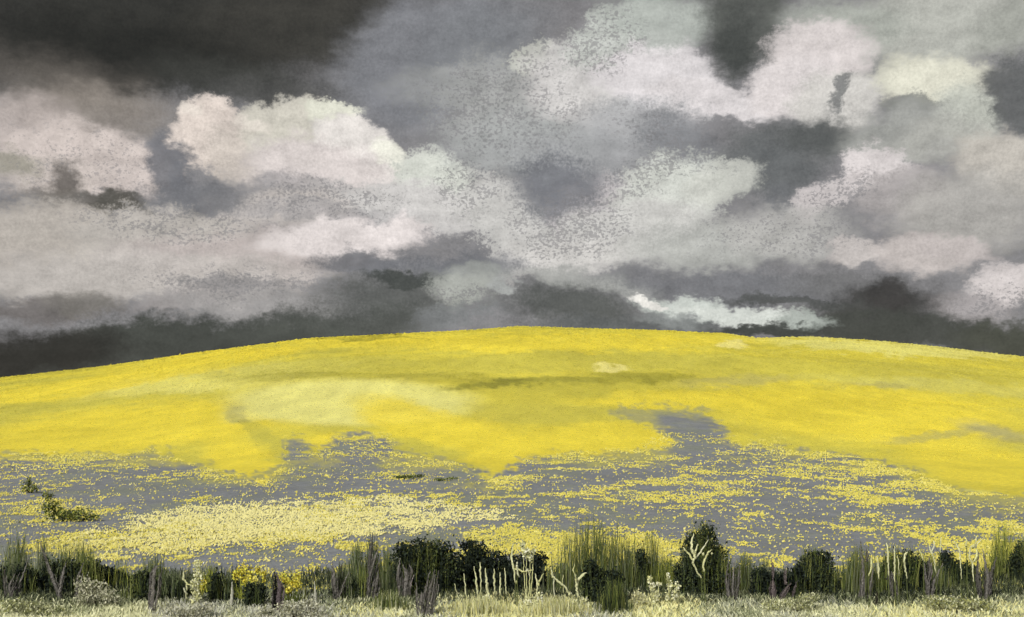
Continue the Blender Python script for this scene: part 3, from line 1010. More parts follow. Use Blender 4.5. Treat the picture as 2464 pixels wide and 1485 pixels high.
def clump(label, bpx, brow, top, wid, n, pal, lean=.2, bw=(.004, .0095), name='grass_clump', cat='grass clump', group='tall grass clumps along the verge', var=.45):
    x, y, z, s = base_at(bpx, brow)
    root = empty(name, (x, y, z), label, cat, group)
    n = int(n * 1.8)
    bxx = RNG.normal(0, .34, n) * wid * s
    fall = np.exp(-(bxx / (wid * s * .6)) ** 2)
    hh = (brow - top) * s * (.45 + .55 * fall) * RNG.uniform(1 - var, 1.03, n)
    pl = np.array(pal)[RNG.integers(0, len(pal), n)] * RNG.uniform(.8, 1.2, (n, 1))
    V, Fc, C = blades(bxx, RNG.normal(0, .09, n), np.zeros(n) - .01, hh, RNG.uniform(bw[0], bw[1], n), RNG.uniform(.02, lean, n), pl)
    part('blades', V, Fc, C, M_BLADE, root, 'stuff')
    # a few bent seed stalks standing out of the clump
    for i in range(3):
        dx = RNG.normal(0, .22) * wid * s; hz = (brow - top) * s * RNG.uniform(.8, 1.0)
        ln = RNG.normal(0, .05)
        tube_part('seed_stalk', [(dx, 0, 0), (dx + ln * .4, 0, hz * .6), (dx + ln, RNG.normal(0, .03), hz)], [.006, .005, .003], pal[0], M_BLADE, root, 5, 1, .1, i + int(bpx), .002)
    return root


def stalks(label, bpx, brow, lines, pal=MAUVE, name='dry_stalk_bunch', cat='dry stalks', group='bunches of dry mauve stalks', flat=.55, lump=.26):
    """lines: lists of (px, row, half-width) from foot to tip"""
    front = max(brow, 1446)
    if front > brow:
        lines = [[(ln[0][0] + (ln[0][0] - ln[1][0]) * .3, front, ln[0][2] * .8)] + list(ln) if ln[0][1] > brow - 30 else ln for ln in lines]
        brow = front
    x, y, z, s = base_at(bpx, brow)
    root = empty(name, (x, y, z), label, cat, group)
    for i, ln in enumerate(lines):
        dy = RNG.uniform(-.06, .06)
        pts = [((p[0] - bpx) * s, dy + j * RNG.uniform(-.02, .02), max((brow - p[1]) * s, -.02)) for j, p in enumerate(ln)]
        rd = [p[2] * s * .85 for p in ln]
        rd[-1] = min(rd[-1], 1.2 * s)
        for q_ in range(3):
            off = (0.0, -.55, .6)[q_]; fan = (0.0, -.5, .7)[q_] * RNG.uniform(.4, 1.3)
            cut = (1.0, RNG.uniform(.7, .95), RNG.uniform(.55, .9))[q_]
            m_ = len(pts)
            pp = []
            for j in range(m_):
                t_ = j / (m_ - 1) * cut * (m_ - 1)
                j0 = min(int(t_), m_ - 2); fr = t_ - j0
                b_ = [pts[j0][k_] * (1 - fr) + pts[j0 + 1][k_] * fr for k_ in range(3)]
                w_ = rd[j0] * (1 - fr) + rd[j0 + 1] * fr
                pp.append((b_[0] + off * w_ + fan * w_ * j / (m_ - 1), b_[1] - abs(off) * .02 + .01 * q_, b_[2]))
            rr_ = [r0 * (.62, .36, .30)[q_] for r0 in rd]
            rr_[-1] = .8 * s
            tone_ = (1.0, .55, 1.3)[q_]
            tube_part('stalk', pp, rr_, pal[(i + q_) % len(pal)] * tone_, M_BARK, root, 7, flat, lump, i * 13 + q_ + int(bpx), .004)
    return root


def twig(label, bpx, brow, lines, pal=CRM, name='pale_twig', cat='twig', group='bleached twigs along the verge', lump=.55, buds=0):
    brow = max(brow, 1462)
    fixed, feet, made = [], [], []
    for i, ln in enumerate(lines):
        near = min([math.hypot(p[0] - ln[0][0], p[1] - ln[0][1]) for j, o_ in enumerate(lines) if j != i for p in o_] + [99])
        if i == 0 or near > 9:
            feet.append([(ln[0][0] + 2, brow, 1.3), (ln[0][0] + 1, (brow + ln[0][1]) / 2, 1.3), (ln[0][0], ln[0][1] - 2, 1.0)])
        fixed.append(ln)
    lines = fixed
    x, y, z, s = base_at(bpx, brow)
    root = empty(name, (x, y, z), label, cat, group)
    for i, ln in enumerate(lines):
        dy = RNG.uniform(-.03, .03)
        pts = [((p[0] - bpx) * s, dy + j * RNG.uniform(-.015, .015), (brow - p[1]) * s) for j, p in enumerate(ln)]
        rd = [p[2] * s * .64 for p in ln]
        rd[-1] = min(rd[-1], 1.0 * s)
        made.append(tube_part('stem' if i == 0 else 'branch', pts, rd, pal[i % len(pal)], M_CREAM, root, 6, .8, lump, i * 7 + int(bpx), .004))
    for i, ln in enumerate(feet):
        pts = [((p[0] - bpx) * s, 0, (brow - p[1]) * s) for p in ln]
        tube_part('green_stalk', pts, [p[2] * s for p in ln], alb((92, 100, 60)), M_BLADE, root, 5, 1, .1, i + 3)
    if buds:
        for i in range(buds):
            li = RNG.integers(0, len(lines))
            ln = lines[li]
            p = ln[RNG.integers(0, len(ln))]
            c0 = ((p[0] - bpx + RNG.normal(0, 2.5)) * s, RNG.normal(0, .02), (brow - p[1] + RNG.normal(0, 4)) * s)
            r = RNG.uniform(2.0, 4.0) * s
            tube_part('bud', [(c0[0], c0[1], c0[2] - r), c0, (c0[0] + r * .3, c0[1], c0[2] + r * 1.2)], [r * .4, r, r * .2], pal[i % len(pal)], M_CREAM, made[li], 6, .9, .2, i + 91 + int(bpx))
    return root


def plume(label, bpx, brow, lobes, n, pal=CRM, size=.035, name='cream_plume', cat='flowering weed', group='cream plumes along the verge'):
    brow = max(brow, 1462)
    x, y, z, s = base_at(bpx, brow)
    root = empty(name, (x, y, z), label, cat, group)
    LB = [((cx - bpx) * s, RNG.uniform(-.03, .03), (brow - cy) * s, rx * s, rx * s * .9, ry * s) for cx, cy, rx, ry in lobes]
    for i, l in enumerate(LB):
        st = tube_part('stem', [(l[0] * .3, 0, 0), (l[0] * .8, l[1], l[2] * .6), (l[0], l[1], l[2] + l[5] * .7)], [.009, .007, .003], pal[1], M_CREAM, root, 5, 1, .2, i + int(bpx), .003)
        V, Fc, C = leaf_cloud([l], max(30, int(n * l[3] * l[5] / sum(q_[3] * q_[5] for q_ in LB))), size, pal, .4, .7)
        part('flower_plume', V, Fc, C, M_FLOWER, st, 'stuff')
    return root


# ------------------------------------------------------------------ plants out in the field
shrub('small dark green bush alone in the far left of the flowers', 70, 1186, [(62, 1172, 16, 14), (84, 1176, 14, 11), (70, 1158, 8, 12)], OLG + YGR[:1], 240, .08, group='bushes out in the field')
shrub('sprawling low olive green bush below the small far left bush', 165, 1256, [(125, 1222, 26, 22), (150, 1242, 40, 18), (190, 1240, 32, 16), (222, 1246, 18, 9), (112, 1196, 12, 14)], OLG + OLG + YGR[:1], 1000, .075, group='bushes out in the field')
shrub('thin dark weed strip lying on the bare grey mid field', 985, 1154, [(960, 1150, 18, 4), (985, 1148, 22, 5), (1010, 1146, 14, 4)], DGR[3:] + OLG, 330, .09, name='weed_patch', cat='weeds', group='bushes out in the field')
shrub('faint olive weed strip right of the dark mid field strip', 1070, 1158, [(1060, 1154, 20, 3), (1088, 1151, 16, 3)], OLG, 140, .09, name='weed_patch', cat='weeds', group='bushes out in the field')

# ------------------------------------------------------------------ dark shrubs, left to right
shrub('black green bush at the left edge under mauve sprigs', 45, 1432, [(20, 1392, 30, 34), (60, 1388, 26, 30), (40, 1412, 46, 20), (88, 1396, 20, 22)], BLK + DGR[:1], 1700, shoots=[(30, 1322, 50, 90, GRG), (75, 1345, 30, 50, OLG)])
shrub('dark leafy bush behind the big V of mauve stalks', 150, 1428, [(125, 1372, 22, 26), (160, 1368, 34, 24), (200, 1376, 26, 22), (150, 1400, 56, 22)], BLK + DGR, 1900, shoots=[(150, 1290, 60, 110, OLG + GRG), (210, 1300, 60, 90, OLG)])
shrub('low black bush between the grey green mound and mauve leaf', 265, 1420, [(230, 1368, 20, 18), (265, 1384, 28, 20), (290, 1396, 22, 18)], BLK, 1000, shoots=[(290, 1330, 50, 60, YGR + OLG)])
shrub('dark green bush just left of the tall cream plume', 415, 1448, [(345, 1406, 24, 28), (400, 1420, 30, 26), (432, 1426, 20, 24), (370, 1430, 40, 14)], DGR + BLK, 1700, shoots=[(330, 1360, 50, 60, OLG), (410, 1355, 60, 80, GRG)])
shrub('upright black bush right of the tall cream plume', 540, 1450, [(522, 1406, 16, 24), (552, 1418, 20, 22), (540, 1436, 26, 14)], BLK + DGR[:1], 1000, shoots=[(545, 1370, 46, 60, OLG + GRG)])
shrub('narrow dark bush under the yellow spikes', 612, 1462, [(602, 1430, 14, 26), (624, 1424, 12, 20), (612, 1448, 20, 14)], DGR + BLK, 800)
shrub('dark bush between the two tall mauve stalk bunches', 858, 1442, [(845, 1408, 22, 20), (880, 1416, 26, 18), (850, 1428, 40, 12), (815, 1420, 18, 14)], DGR + BLK, 1300, shoots=[(830, 1330, 60, 110, GRG), (870, 1350, 40, 50, OLG)])
shrub('largest dark bush, with green shoots, centre left', 1015, 1432, [(975, 1330, 26, 28), (1015, 1332, 34, 36), (1060, 1336, 34, 36), (1000, 1372, 46, 34), (1060, 1386, 50, 34), (1100, 1372, 26, 40)], DGR + BLK + BLK, 4600,
      shoots=[(1000, 1288, 60, 90, OLG), (1045, 1262, 50, 110, OLG), (960, 1310, 60, 80, GRG)])
shrub('blackest bush with a hooked top behind cream blades', 1190, 1420, [(1128, 1312, 20, 14), (1150, 1330, 24, 26), (1180, 1356, 36, 34), (1225, 1366, 34, 30), (1275, 1352, 30, 22), (1296, 1350, 20, 24), (1210, 1390, 80, 24), (1130, 1368, 26, 40)], BLK, 4600)
shrub('dark bush at the foot of the tall olive grass', 1440, 1458, [(1420, 1376, 16, 30), (1445, 1400, 24, 30), (1462, 1424, 26, 26), (1480, 1392, 18, 20), (1438, 1440, 20, 14)], DGR + BLK, 1900)
shrub('slim dark columnar bush between olive grass and antler twig', 1540, 1420, [(1540, 1352, 11, 34), (1541, 1388, 13, 26)], DGR + BLK, 800)
shrub('tall dark green bush behind the cream antler twig', 1688, 1432, [(1665, 1312, 20, 34), (1700, 1300, 24, 40), (1690, 1350, 44, 40), (1725, 1345, 22, 36), (1650, 1372, 26, 24), (1700, 1395, 50, 24)], DGR + BLK[1:], 3800,
      shoots=[(1690, 1226, 22, 120, OLG), (1740, 1280, 40, 60, OLG), (1660, 1270, 30, 50, GRG)])
shrub('ragged black bush behind the broken mauve stumps', 1862, 1436, [(1828, 1380, 18, 16), (1850, 1396, 26, 22), (1890, 1396, 28, 22), (1918, 1378, 16, 20)], BLK, 1500)
shrub('rounded black bush with green shoots right of the mauve stumps', 1965, 1430, [(1950, 1352, 22, 26), (1980, 1350, 22, 26), (1965, 1380, 36, 28), (1930, 1376, 20, 22), (1960, 1405, 46, 18)], BLK + DGR, 2400,
      shoots=[(1938, 1300, 24, 60, OLG), (1962, 1290, 20, 60, OLG), (1995, 1325, 24, 40, OLG)])
shrub('dark bush behind the row of short cream spikes', 2175, 1428, [(2140, 1372, 20, 28), (2180, 1356, 28, 28), (2205, 1376, 26, 34), (2170, 1396, 50, 24)], BLK + DGR, 2400,
      shoots=[(2152, 1284, 26, 80, OLG), (2195, 1284, 16, 60, OLG), (2125, 1304, 18, 50, OLG), (2172, 1300, 24, 50, DGR)])
shrub('green black bush between cream squiggle and cream loop', 2300, 1410, [(2275, 1346, 18, 22), (2290, 1366, 26, 22), (2325, 1368, 20, 16), (2300, 1388, 40, 16)], DGR + BLK, 1600)
shrub('dark bush cut by the right edge below yellow flowers', 2448, 1400, [(2448, 1346, 22, 20), (2462, 1330, 18, 26), (2440, 1370, 30, 16)], DGR + BLK[1:], 1400, shoots=[(2460, 1272, 20, 70, OLG), (2405, 1290, 26, 70, OLG)])

# ------------------------------------------------------------------ tall grass clumps
clump('tallest olive grass clump, wide and wispy, right of centre', 1425, 1425, 1222, 150, 400, OLG + GRG + DGR[3:], .14, var=.75)
clump('second olive grass clump just right of the tallest one', 1500, 1420, 1268, 90, 170, OLG + GRG, .14, var=.75)
clump('thin grey green grass wisp left of the columnar bush', 1512, 1416, 1300, 30, 70, GRG, .1)
clump('thin olive grass left of the tall antler twig bush', 1565, 1415, 1262, 60, 140, OLG + GRG, .12, var=.7)
clump('olive grass spreading at the foot of the antler twig bush', 1610, 1420, 1330, 70, 220, OLG + YGR[:1], .3)
clump('grey green grass behind the upright mauve bunch right of antler twig', 1795, 1425, 1318, 60, 180, OLG + GRG, .2)
clump('short grey green grass tuft beside the broken mauve stumps', 1838, 1420, 1330, 30, 70, GRG, .15)
clump('olive grass stand left of the row of cream spikes', 2065, 1430, 1302, 80, 300, OLG + GRG, .15)
clump('olive grass between cream spikes and cream squiggle', 2232, 1420, 1322, 70, 200, OLG + GRG, .2)
clump('yellow green grass below the flowers at the right edge', 2415, 1378, 1244, 70, 150, YGR + OLG, .3, var=.7)
clump('grass blades rising beside the left V of mauve stalks', 105, 1415, 1262, 30, 70, GRG, .12)
clump('wispy olive grass right of the left V of mauve stalks', 195, 1410, 1285, 50, 120, OLG + GRG, .2)
clump('grass blades standing behind the far left mauve sprigs', 40, 1410, 1270, 60, 120, OLG + GRG, .15)
clump('faint olive grass above the broad mauve leaf', 370, 1420, 1320, 50, 120, GRG + OLG[:1], .15)
clump('olive grass between the yellow spikes and broad mauve leaf', 505, 1425, 1352, 60, 130, OLG + YGR[:1], .2)
clump('grey green grass left of the tall slanting mauve bunch', 860, 1425, 1288, 50, 130, GRG + OLG[:1], .12)
clump('tall dark grass blades behind the slanting mauve bunch', 897, 1425, 1268, 26, 110, DGR + GRG[:1], .1)
clump('grass wisps between the slanting mauve bunch and largest bush', 935, 1425, 1300, 46, 130, OLG + GRG, .15)
clump('short yellow green grass under the largest dark bush', 935, 1470, 1408, 70, 150, OLG + GRG + [LIMEP], .35)
clump('olive blades in front of the dark centre bush', 1475, 1480, 1385, 60, 160, OLG + DGR, .2)
clump('pale straw grass spilling below the cream blades', 1160, 1484, 1425, 120, 320, [LIMEP, alb((222, 216, 150)), alb((176, 178, 120))], .4)
clump('pale straw grass below the curved cream twig', 1340, 1484, 1425, 130, 340, [LIMEP, alb((222, 216, 150)), alb((176, 178, 120))], .4)

# ------------------------------------------------------------------ bunches of dry mauve stalks (foot -> tip)
stalks('small tangle of mauve sprigs at the far left edge', 38, 1430, [[(26, 1430, 5), (22, 1408, 6), (34, 1382, 3)], [(40, 1432, 6), (48, 1404, 5), (70, 1336, 3)], [(30, 1424, 4), (40, 1406, 4), (54, 1376, 3)], [(10, 1420, 4), (6, 1390, 4), (12, 1370, 2)]], MAUVE + [alb((150, 138, 138))])
stalks('large open V of mauve grey stalks, far left', 142, 1426, [[(142, 1426, 7), (128, 1388, 7), (112, 1350, 5), (98, 1300, 3)], [(144, 1420, 6), (150, 1385, 6), (158, 1352, 3)], [(184, 1418, 6), (188, 1388, 7), (198, 1352, 3)]], MAUVE)
stalks('single broad mauve leaf stalk left of the cream plume', 370, 1474, [[(366, 1474, 9), (370, 1430, 12), (374, 1372, 9), (378, 1360, 3)], [(380, 1440, 4), (384, 1400, 5), (386, 1368, 2)]], MAUVE, flat=.4)
stalks('dark mauve leaf stalk right of the bright yellow flowers', 664, 1480, [[(664, 1482, 12), (668, 1450, 13), (672, 1412, 12), (662, 1378, 4)], [(656, 1480, 4), (657, 1430, 4), (659, 1368, 2)]], [alb((112, 102, 104)), alb((52, 52, 48))], flat=.4)
stalks('narrow V of mauve stalks under the grey green grass', 816, 1436, [[(808, 1432, 6), (806, 1390, 9), (800, 1348, 4)], [(816, 1438, 5), (828, 1402, 4), (843, 1370, 3)], [(824, 1436, 3), (836, 1410, 3), (846, 1392, 2)], [(812, 1420, 4), (818, 1380, 5), (822, 1356, 3)]], MAUVE)
stalks('tall slanting mauve bunch left of the largest dark bush', 892, 1432, [[(886, 1426, 5), (890, 1390, 6), (904, 1340, 4), (912, 1318, 2)], [(896, 1432, 5), (902, 1380, 6), (914, 1342, 3)], [(902, 1434, 8), (908, 1404, 9), (912, 1372, 5)], [(888, 1380, 4), (892, 1330, 6), (896, 1282, 3)]], MAUVE)
stalks('two blunt mauve stumps in front of the largest dark bush', 975, 1415, [[(960, 1412, 5), (957, 1385, 7), (962, 1346, 3)], [(976, 1414, 8), (980, 1390, 13), (972, 1358, 6)], [(986, 1400, 5), (992, 1376, 8), (984, 1358, 4)]], MAUVE + [alb((150, 140, 140))])
stalks('biggest fan of mauve stalks in the foreground, below largest bush', 1020, 1488, [[(1008, 1486, 5), (1004, 1440, 5), (1000, 1404, 3)], [(1014, 1490, 7), (1022, 1430, 7), (1034, 1374, 3)], [(1024, 1490, 8), (1036, 1420, 9), (1046, 1370, 5)], [(1036, 1488, 6), (1048, 1430, 5), (1056, 1372, 3)], [(1012, 1456, 6), (1016, 1440, 7), (1014, 1424, 4)]], MAUVE)
stalks('upright mauve bunch just right of the antler twig bush', 1762, 1436, [[(1752, 1432, 5), (1748, 1390, 5), (1754, 1346, 3)], [(1764, 1434, 5), (1764, 1390, 6), (1768, 1348, 4)], [(1770, 1436, 5), (1776, 1390, 5), (1780, 1358, 3)], [(1758, 1436, 4), (1757, 1400, 4), (1760, 1372, 2)]], MAUVE + [alb((150, 142, 138))])
stalks('broken mauve stumps clustered before the ragged black bush', 1880, 1440, [[(1862, 1438, 9), (1860, 1412, 10), (1858, 1388, 7)], [(1880, 1436, 8), (1890, 1414, 9), (1900, 1398, 5)], [(1908, 1430, 4), (1912, 1410, 4), (1922, 1394, 2)], [(1860, 1390, 4), (1860, 1364, 4), (1856, 1342, 2)], [(1888, 1404, 4), (1886, 1382, 4), (1890, 1362, 2)]], [alb((136, 124, 124)), alb((124, 114, 112)), alb((108, 100, 98))])
stalks('lone tall mauve stalk left of the row of cream spikes', 2078, 1440, [[(2076, 1440, 9), (2078, 1400, 7), (2080, 1356, 5), (2072, 1302, 3)], [(2090, 1438, 4), (2094, 1400, 5), (2098, 1362, 3)], [(2086, 1352, 4), (2090, 1336, 4), (2086, 1318, 2)]], MAUVE)
stalks('crooked mauve sprig under the row of cream spikes', 2150, 1426, [[(2146, 1424, 4), (2140, 1396, 6), (2136, 1362, 4)], [(2162, 1428, 4), (2154, 1398, 5), (2146, 1376, 4)], [(2134, 1396, 4), (2146, 1388, 5), (2160, 1382, 3)]], MAUVE)
stalks('forked mauve stalks with bright edges under the cream squiggle', 2240, 1430, [[(2230, 1412, 5), (2224, 1380, 6), (2218, 1336, 4)], [(2242, 1428, 7), (2248, 1398, 8), (2266, 1354, 4)], [(2234, 1400, 5), (2240, 1370, 7), (2236, 1338, 4)], [(2232, 1410, 4), (2238, 1386, 3), (2244, 1366, 2)]], MAUVE + [alb((156, 146, 144))])
stalks('thick mauve bunch near the right edge under the cream loop', 2372, 1438, [[(2360, 1434, 6), (2354, 1390, 7), (2358, 1330, 5)], [(2370, 1438, 7), (2374, 1390, 8), (2366, 1322, 7)], [(2382, 1434, 6), (2386, 1396, 8), (2398, 1342, 4)], [(2376, 1420, 4), (2382, 1380, 5), (2388, 1358, 3)]], MAUVE + [alb((156, 148, 146))])
stalks('short brown stub low in the grass, lower right', 2107, 1464, [[(2107, 1464, 5), (2109, 1446, 5), (2110, 1420, 2)]], [alb((70, 68, 58))], name='dry_stub')

# ------------------------------------------------------------------ bleached twigs and spikes
twig('cream antler shaped twig forking in front of tall dark bush', 1688, 1390, [
    [(1688, 1390, 3), (1676, 1372, 4), (1668, 1352, 5), (1672, 1338, 6), (1664, 1318, 6), (1666, 1300, 4), (1671, 1284, 2)],
    [(1668, 1348, 4), (1658, 1332, 4), (1644, 1316, 2)], [(1674, 1344, 5), (1688, 1326, 5), (1704, 1298, 3)], [(1672, 1330, 4), (1678, 1308, 2)],
    [(1694, 1376, 4), (1692, 1360, 3), (1698, 1342, 4), (1704, 1326, 3), (1714, 1322, 2)]], buds=7)
twig('slender upright cream twig at left of the blackest bush', 1240, 1400, [[(1240, 1400, 2), (1236, 1362, 4), (1231, 1340, 4), (1235, 1306, 2)], [(1238, 1366, 3), (1260, 1372, 3), (1284, 1368, 2)], [(1244, 1356, 3), (1246, 1376, 3), (1250, 1386, 2)]], buds=3)
twig('curved cream twig bending right below the tall olive grass', 1392, 1440, [[(1392, 1440, 3), (1388, 1412, 5), (1392, 1396, 5), (1402, 1386, 5), (1412, 1380, 2)], [(1386, 1394, 2), (1380, 1376, 3), (1382, 1356, 2)]], buds=2)
twig('slanting thin cream twig left of the curved one', 1345, 1440, [[(1372, 1430, 4), (1358, 1410, 4), (1340, 1396, 4), (1330, 1386, 3), (1326, 1366, 2)], [(1356, 1428, 2), (1354, 1400, 2), (1355, 1384, 2)], [(1334, 1440, 2), (1332, 1400, 2), (1331, 1380, 2)]], buds=3)
twig('cream fork of stems in front of the blackest bush', 1296, 1424, [[(1293, 1424, 3), (1294, 1398, 4), (1288, 1380, 3)], [(1295, 1402, 4), (1304, 1388, 3), (1309, 1380, 2)], [(1276, 1388, 3), (1272, 1374, 3), (1270, 1366, 2)]], buds=3)
twig('pair of cream spikes, leftmost of the cream row at right', 2112, 1392, [[(2114, 1392, 2), (2114, 1368, 5), (2110, 1340, 3)], [(2090, 1386, 2), (2096, 1356, 4), (2096, 1344, 2)]])
twig('longest cream spike in the row before the right dark bush', 2152, 1400, [[(2153, 1400, 2), (2153, 1370, 4), (2151, 1345, 4), (2152, 1314, 2)], [(2154, 1384, 3), (2153, 1378, 4), (2153, 1372, 2)]])
twig('short cream spike just left of the longest cream spike', 2136, 1385, [[(2138, 1385, 2), (2136, 1350, 3), (2134, 1312, 3), (2133, 1306, 2)], [(2138, 1354, 4), (2139, 1346, 4), (2137, 1340, 2)]])
twig('stubby cream spike just right of the longest cream spike', 2162, 1385, [[(2162, 1385, 2), (2161, 1352, 5), (2160, 1336, 3)]])
twig('kinked cream spike, rightmost of the short cream row', 2178, 1392, [[(2182, 1392, 2), (2178, 1362, 4), (2174, 1350, 4), (2178, 1334, 4), (2184, 1328, 2)]])
twig('wavering cream squiggle twig above the forked mauve stalks', 2245, 1380, [[(2252, 1380, 2), (2247, 1345, 3), (2240, 1328, 4), (2234, 1312, 2)], [(2222, 1350, 3), (2218, 1334, 3), (2213, 1322, 2)], [(2244, 1330, 3), (2250, 1316, 3), (2248, 1302, 2)], [(2262, 1330, 2), (2262, 1306, 2), (2264, 1292, 2)]])
twig('cream loop of twig above the thick right mauve bunch', 2342, 1400, [[(2344, 1400, 2), (2342, 1358, 4), (2334, 1340, 4), (2336, 1316, 3), (2344, 1308, 2)], [(2342, 1352, 4), (2350, 1338, 5), (2351, 1320, 3)], [(2346, 1318, 3), (2354, 1302, 3), (2366, 1294, 2)], [(2346, 1312, 2), (2347, 1298, 2), (2349, 1288, 1.5)]], buds=3)
twig('faint cream arch of twig left of the cream loop', 2305, 1392, [[(2312, 1392, 1.5), (2308, 1326, 3), (2300, 1308, 3), (2293, 1302, 2)], [(2326, 1316, 2.5), (2328, 1302, 2), (2326, 1294, 1.5)]])
twig('thin broken cream twig left of the tall cream plume', 446, 1445, [[(448, 1445, 2), (450, 1404, 3), (443, 1394, 4), (443, 1376, 3)], [(450, 1406, 3), (466, 1408, 3), (472, 1412, 2)], [(452, 1432, 3), (446, 1422, 4), (444, 1414, 2)]], buds=2)
for i, (lab, foot, tip, w) in enumerate((
        ('leftmost slim cream blade below the largest dark bush', (1108, 1462), (1094, 1405), 2.5),
        ('cream blade second from left below the largest bush', (1124, 1452), (1116, 1380), 3),
        ('thick cream blade against the blackest bush, left part', (1152, 1444), (1141, 1362), 5),
        ('long pale cream blade in the middle of the blade row', (1176, 1448), (1168, 1366), 5),
        ('stout short cream blade before the middle of the blackest bush', (1190, 1406), (1189, 1366), 4.5),
        ('slim cream blade right of the stout short one', (1204, 1430), (1203, 1376), 3.5),
        ('slim cream blade under the slender upright twig', (1218, 1424), (1214, 1366), 3),
        ('small cream blade low at the foot of the blade row', (1122, 1470), (1110, 1432), 3.5),
        ('bright cream blade topping the blade row, by the black bush', (1158, 1392), (1155, 1352), 4))):
    twig(lab, foot[0], max(foot[1], 1430), [[(foot[0], max(foot[1], 1430), 1.5), (foot[0] - 1, foot[1] - 6, w * .8), ((foot[0] + tip[0]) / 2, (foot[1] + tip[1]) / 2, w), (tip[0], tip[1], 1.5)]],
         name='cream_reed', cat='dry blade', group='cream blades before the blackest bush', lump=.25)

# ------------------------------------------------------------------ cream plumes
plume('tall cream plume standing left of the yellow spikes', 474, 1458, [(476, 1362, 10, 16), (480, 1384, 13, 20), (470, 1408, 12, 16), (474, 1432, 12, 18), (466, 1450, 8, 10)], 560)
plume('frothy cream plume rising out of the blackest bush', 1270, 1400, [(1258, 1312, 7, 14), (1266, 1328, 12, 14), (1276, 1340, 8, 10), (1284, 1324, 5, 9)], 320)
plume('cream weed left of the two low ones under the columnar bush', 1578, 1458, [(1562, 1396, 6, 12), (1570, 1414, 8, 14), (1580, 1432, 8, 12), (1586, 1408, 6, 5), (1578, 1446, 8, 8)], 330)
plume('cream weed with knobbly heads below the antler twig', 1615, 1455, [(1606, 1388, 5, 12), (1612, 1412, 8, 16), (1628, 1412, 7, 14), (1624, 1432, 10, 12), (1606, 1436, 6, 10)], 380)
plume('low pale plume patch left of the cream weed pair', 1540, 1468, [(1532, 1432, 12, 14), (1548, 1444, 14, 12), (1524, 1448, 8, 10)], 260, [LIMEP, alb((214, 210, 158))])

plume('low cream flower tuft at the foot of the long cream blades', 1165, 1474, [(1150, 1450, 12, 12), (1172, 1442, 12, 14), (1190, 1454, 12, 10)], 330)
plume('cream flower tuft under the cream fork of stems', 1290, 1474, [(1272, 1446, 12, 12), (1296, 1436, 11, 14), (1316, 1450, 12, 10)], 330)
plume('cream flower tuft under the curved cream twig', 1395, 1478, [(1380, 1450, 11, 12), (1404, 1446, 10, 12)], 240)

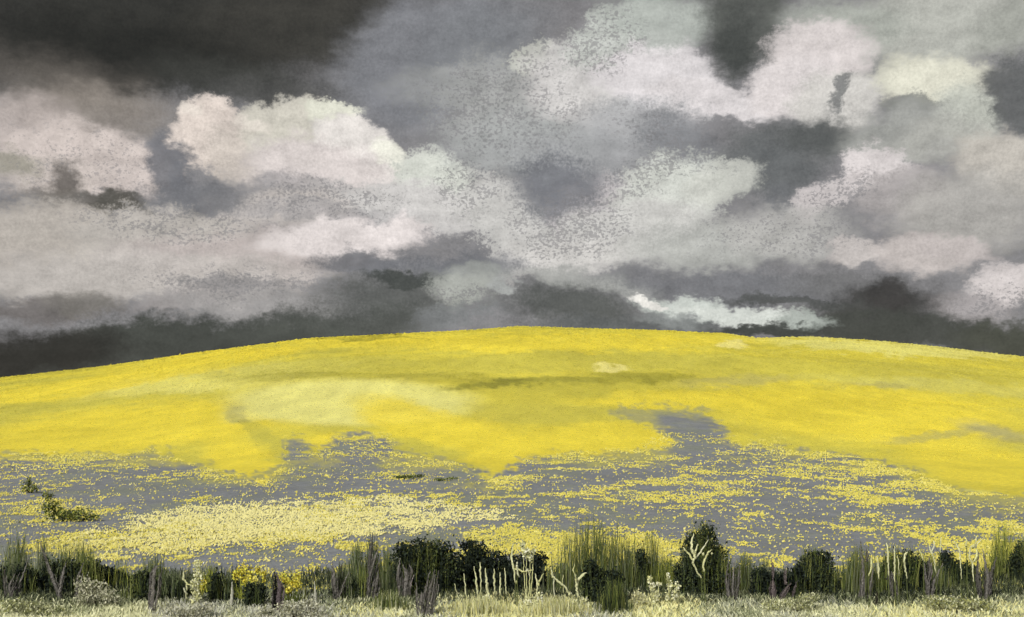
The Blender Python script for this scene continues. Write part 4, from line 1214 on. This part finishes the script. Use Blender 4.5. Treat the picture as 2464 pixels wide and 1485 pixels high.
# ------------------------------------------------------------------ yellow flowering weeds
x, y, z, s = base_at(695, 1440)
for lab, bpx, brow, heads, lows in (
        ('brightest yellow flower clump beside the dark mauve leaf', 698, 1455, [(680, 1388, 14, 8), (690, 1394, 12, 10), (704, 1402, 14, 14), (716, 1386, 10, 14), (718, 1404, 8, 12), (676, 1410, 8, 8), (692, 1418, 12, 8)], OLG),
        ('drooping yellow spikes left of the dark mauve leaf', 592, 1450, [(578, 1374, 9, 20), (592, 1368, 9, 22), (604, 1382, 8, 22), (620, 1376, 8, 20), (634, 1388, 7, 18), (588, 1398, 8, 16), (566, 1384, 6, 14)], YGR),
        ('small yellow tuft at the foot of the tall cream plume', 492, 1440, [(492, 1404, 7, 10), (488, 1416, 6, 10)], YGR)):
    x, y, z, s = base_at(bpx, brow)
    root = empty('yellow_flower_weed', (x, y, z), lab, 'flower', 'yellow flowering weeds in the verge')
    for i, (hx, hy, rx, ry) in enumerate(heads):
        l = ((hx - bpx) * s, RNG.uniform(-.04, .04), (brow - hy) * s, rx * s, rx * s, ry * s)
        V, Fc, C = leaf_cloud([l], 70, .04, BRY + [alb((214, 202, 92))], .3, .7)
        st = tube_part('stem', [(l[0] * .4, 0, 0), (l[0] * .8, l[1], l[2] * .5), (l[0], l[1], l[2])], [.008, .006, .004], lows[0], M_BLADE, root, 5, 1, .1, i)
        part('flower_head', V, Fc, C, M_FLOWER, st, 'stuff')
    cnt = 70
    V, Fc, C = blades(RNG.normal(0, 18, cnt) * s, RNG.normal(0, .06, cnt), np.zeros(cnt), RNG.uniform(.1, .3, cnt), RNG.uniform(.008, .016, cnt), RNG.uniform(.1, .4, cnt), np.array(lows)[RNG.integers(0, len(lows), cnt)])
    part('leaves', V, Fc, C, M_BLADE, root, 'stuff')

# ------------------------------------------------------------------ soft grey-green mounds along the bottom
for lab, bpx, brow, lobes, n_, pal in (
        ('soft grey green mound right of the left V of stalks', 225, 1466, [(200, 1410, 26, 26), (230, 1424, 36, 26), (260, 1436, 34, 20), (205, 1440, 34, 22)], 1500, SGE),
        ('long pale whitish mound below the tall cream plume', 450, 1492, [(420, 1470, 26, 14), (460, 1474, 36, 16), (490, 1464, 26, 18)], 1300, SGE[1:] + [alb((200, 200, 186))]),
        ('pale whitish mound under the brightest yellow flowers', 715, 1492, [(640, 1472, 26, 14), (700, 1462, 36, 20), (745, 1456, 26, 18), (760, 1476, 30, 14)], 1700, SGE[1:] + [alb((196, 196, 178))]),
        ('mossy green mound in the lower left corner', 60, 1486, [(30, 1456, 40, 20), (80, 1462, 44, 18), (130, 1468, 36, 14)], 1300, [MOSS, LIMEP, alb((150, 154, 96))]),
        ('mossy mound below the broken mauve stumps', 1890, 1478, [(1860, 1456, 36, 12), (1920, 1452, 40, 14), (1950, 1440, 30, 14)], 1200, [LIMEP, MOSS, alb((170, 172, 116))]),
        ('olive grassy mound in the lower right', 2290, 1476, [(2250, 1444, 40, 16), (2310, 1448, 50, 16), (2370, 1456, 40, 12)], 1400, [LIMEP, MOSS, alb((150, 152, 92))])):
    shrub(lab, bpx, brow, lobes, pal, n_, .038, name='herb_mound', cat='herb', group='soft mounds of low herbs', stemcol=(110, 110, 86), up=.5)
for lab, tip, foot in (('single pale spike rising from the whitish mound', (757, 1396), (762, 1462)), ('single pale grey spike under the drooping yellow spikes', (560, 1398), (558, 1455))):
    twig(lab, foot[0], foot[1], [[(foot[0], foot[1], 7), ((foot[0] + tip[0]) / 2, (foot[1] + tip[1]) / 2, 6), (tip[0], tip[1], 2)]], [alb((196, 196, 178))], name='pale_spike', cat='dry blade', group='pale spikes', lump=.2)
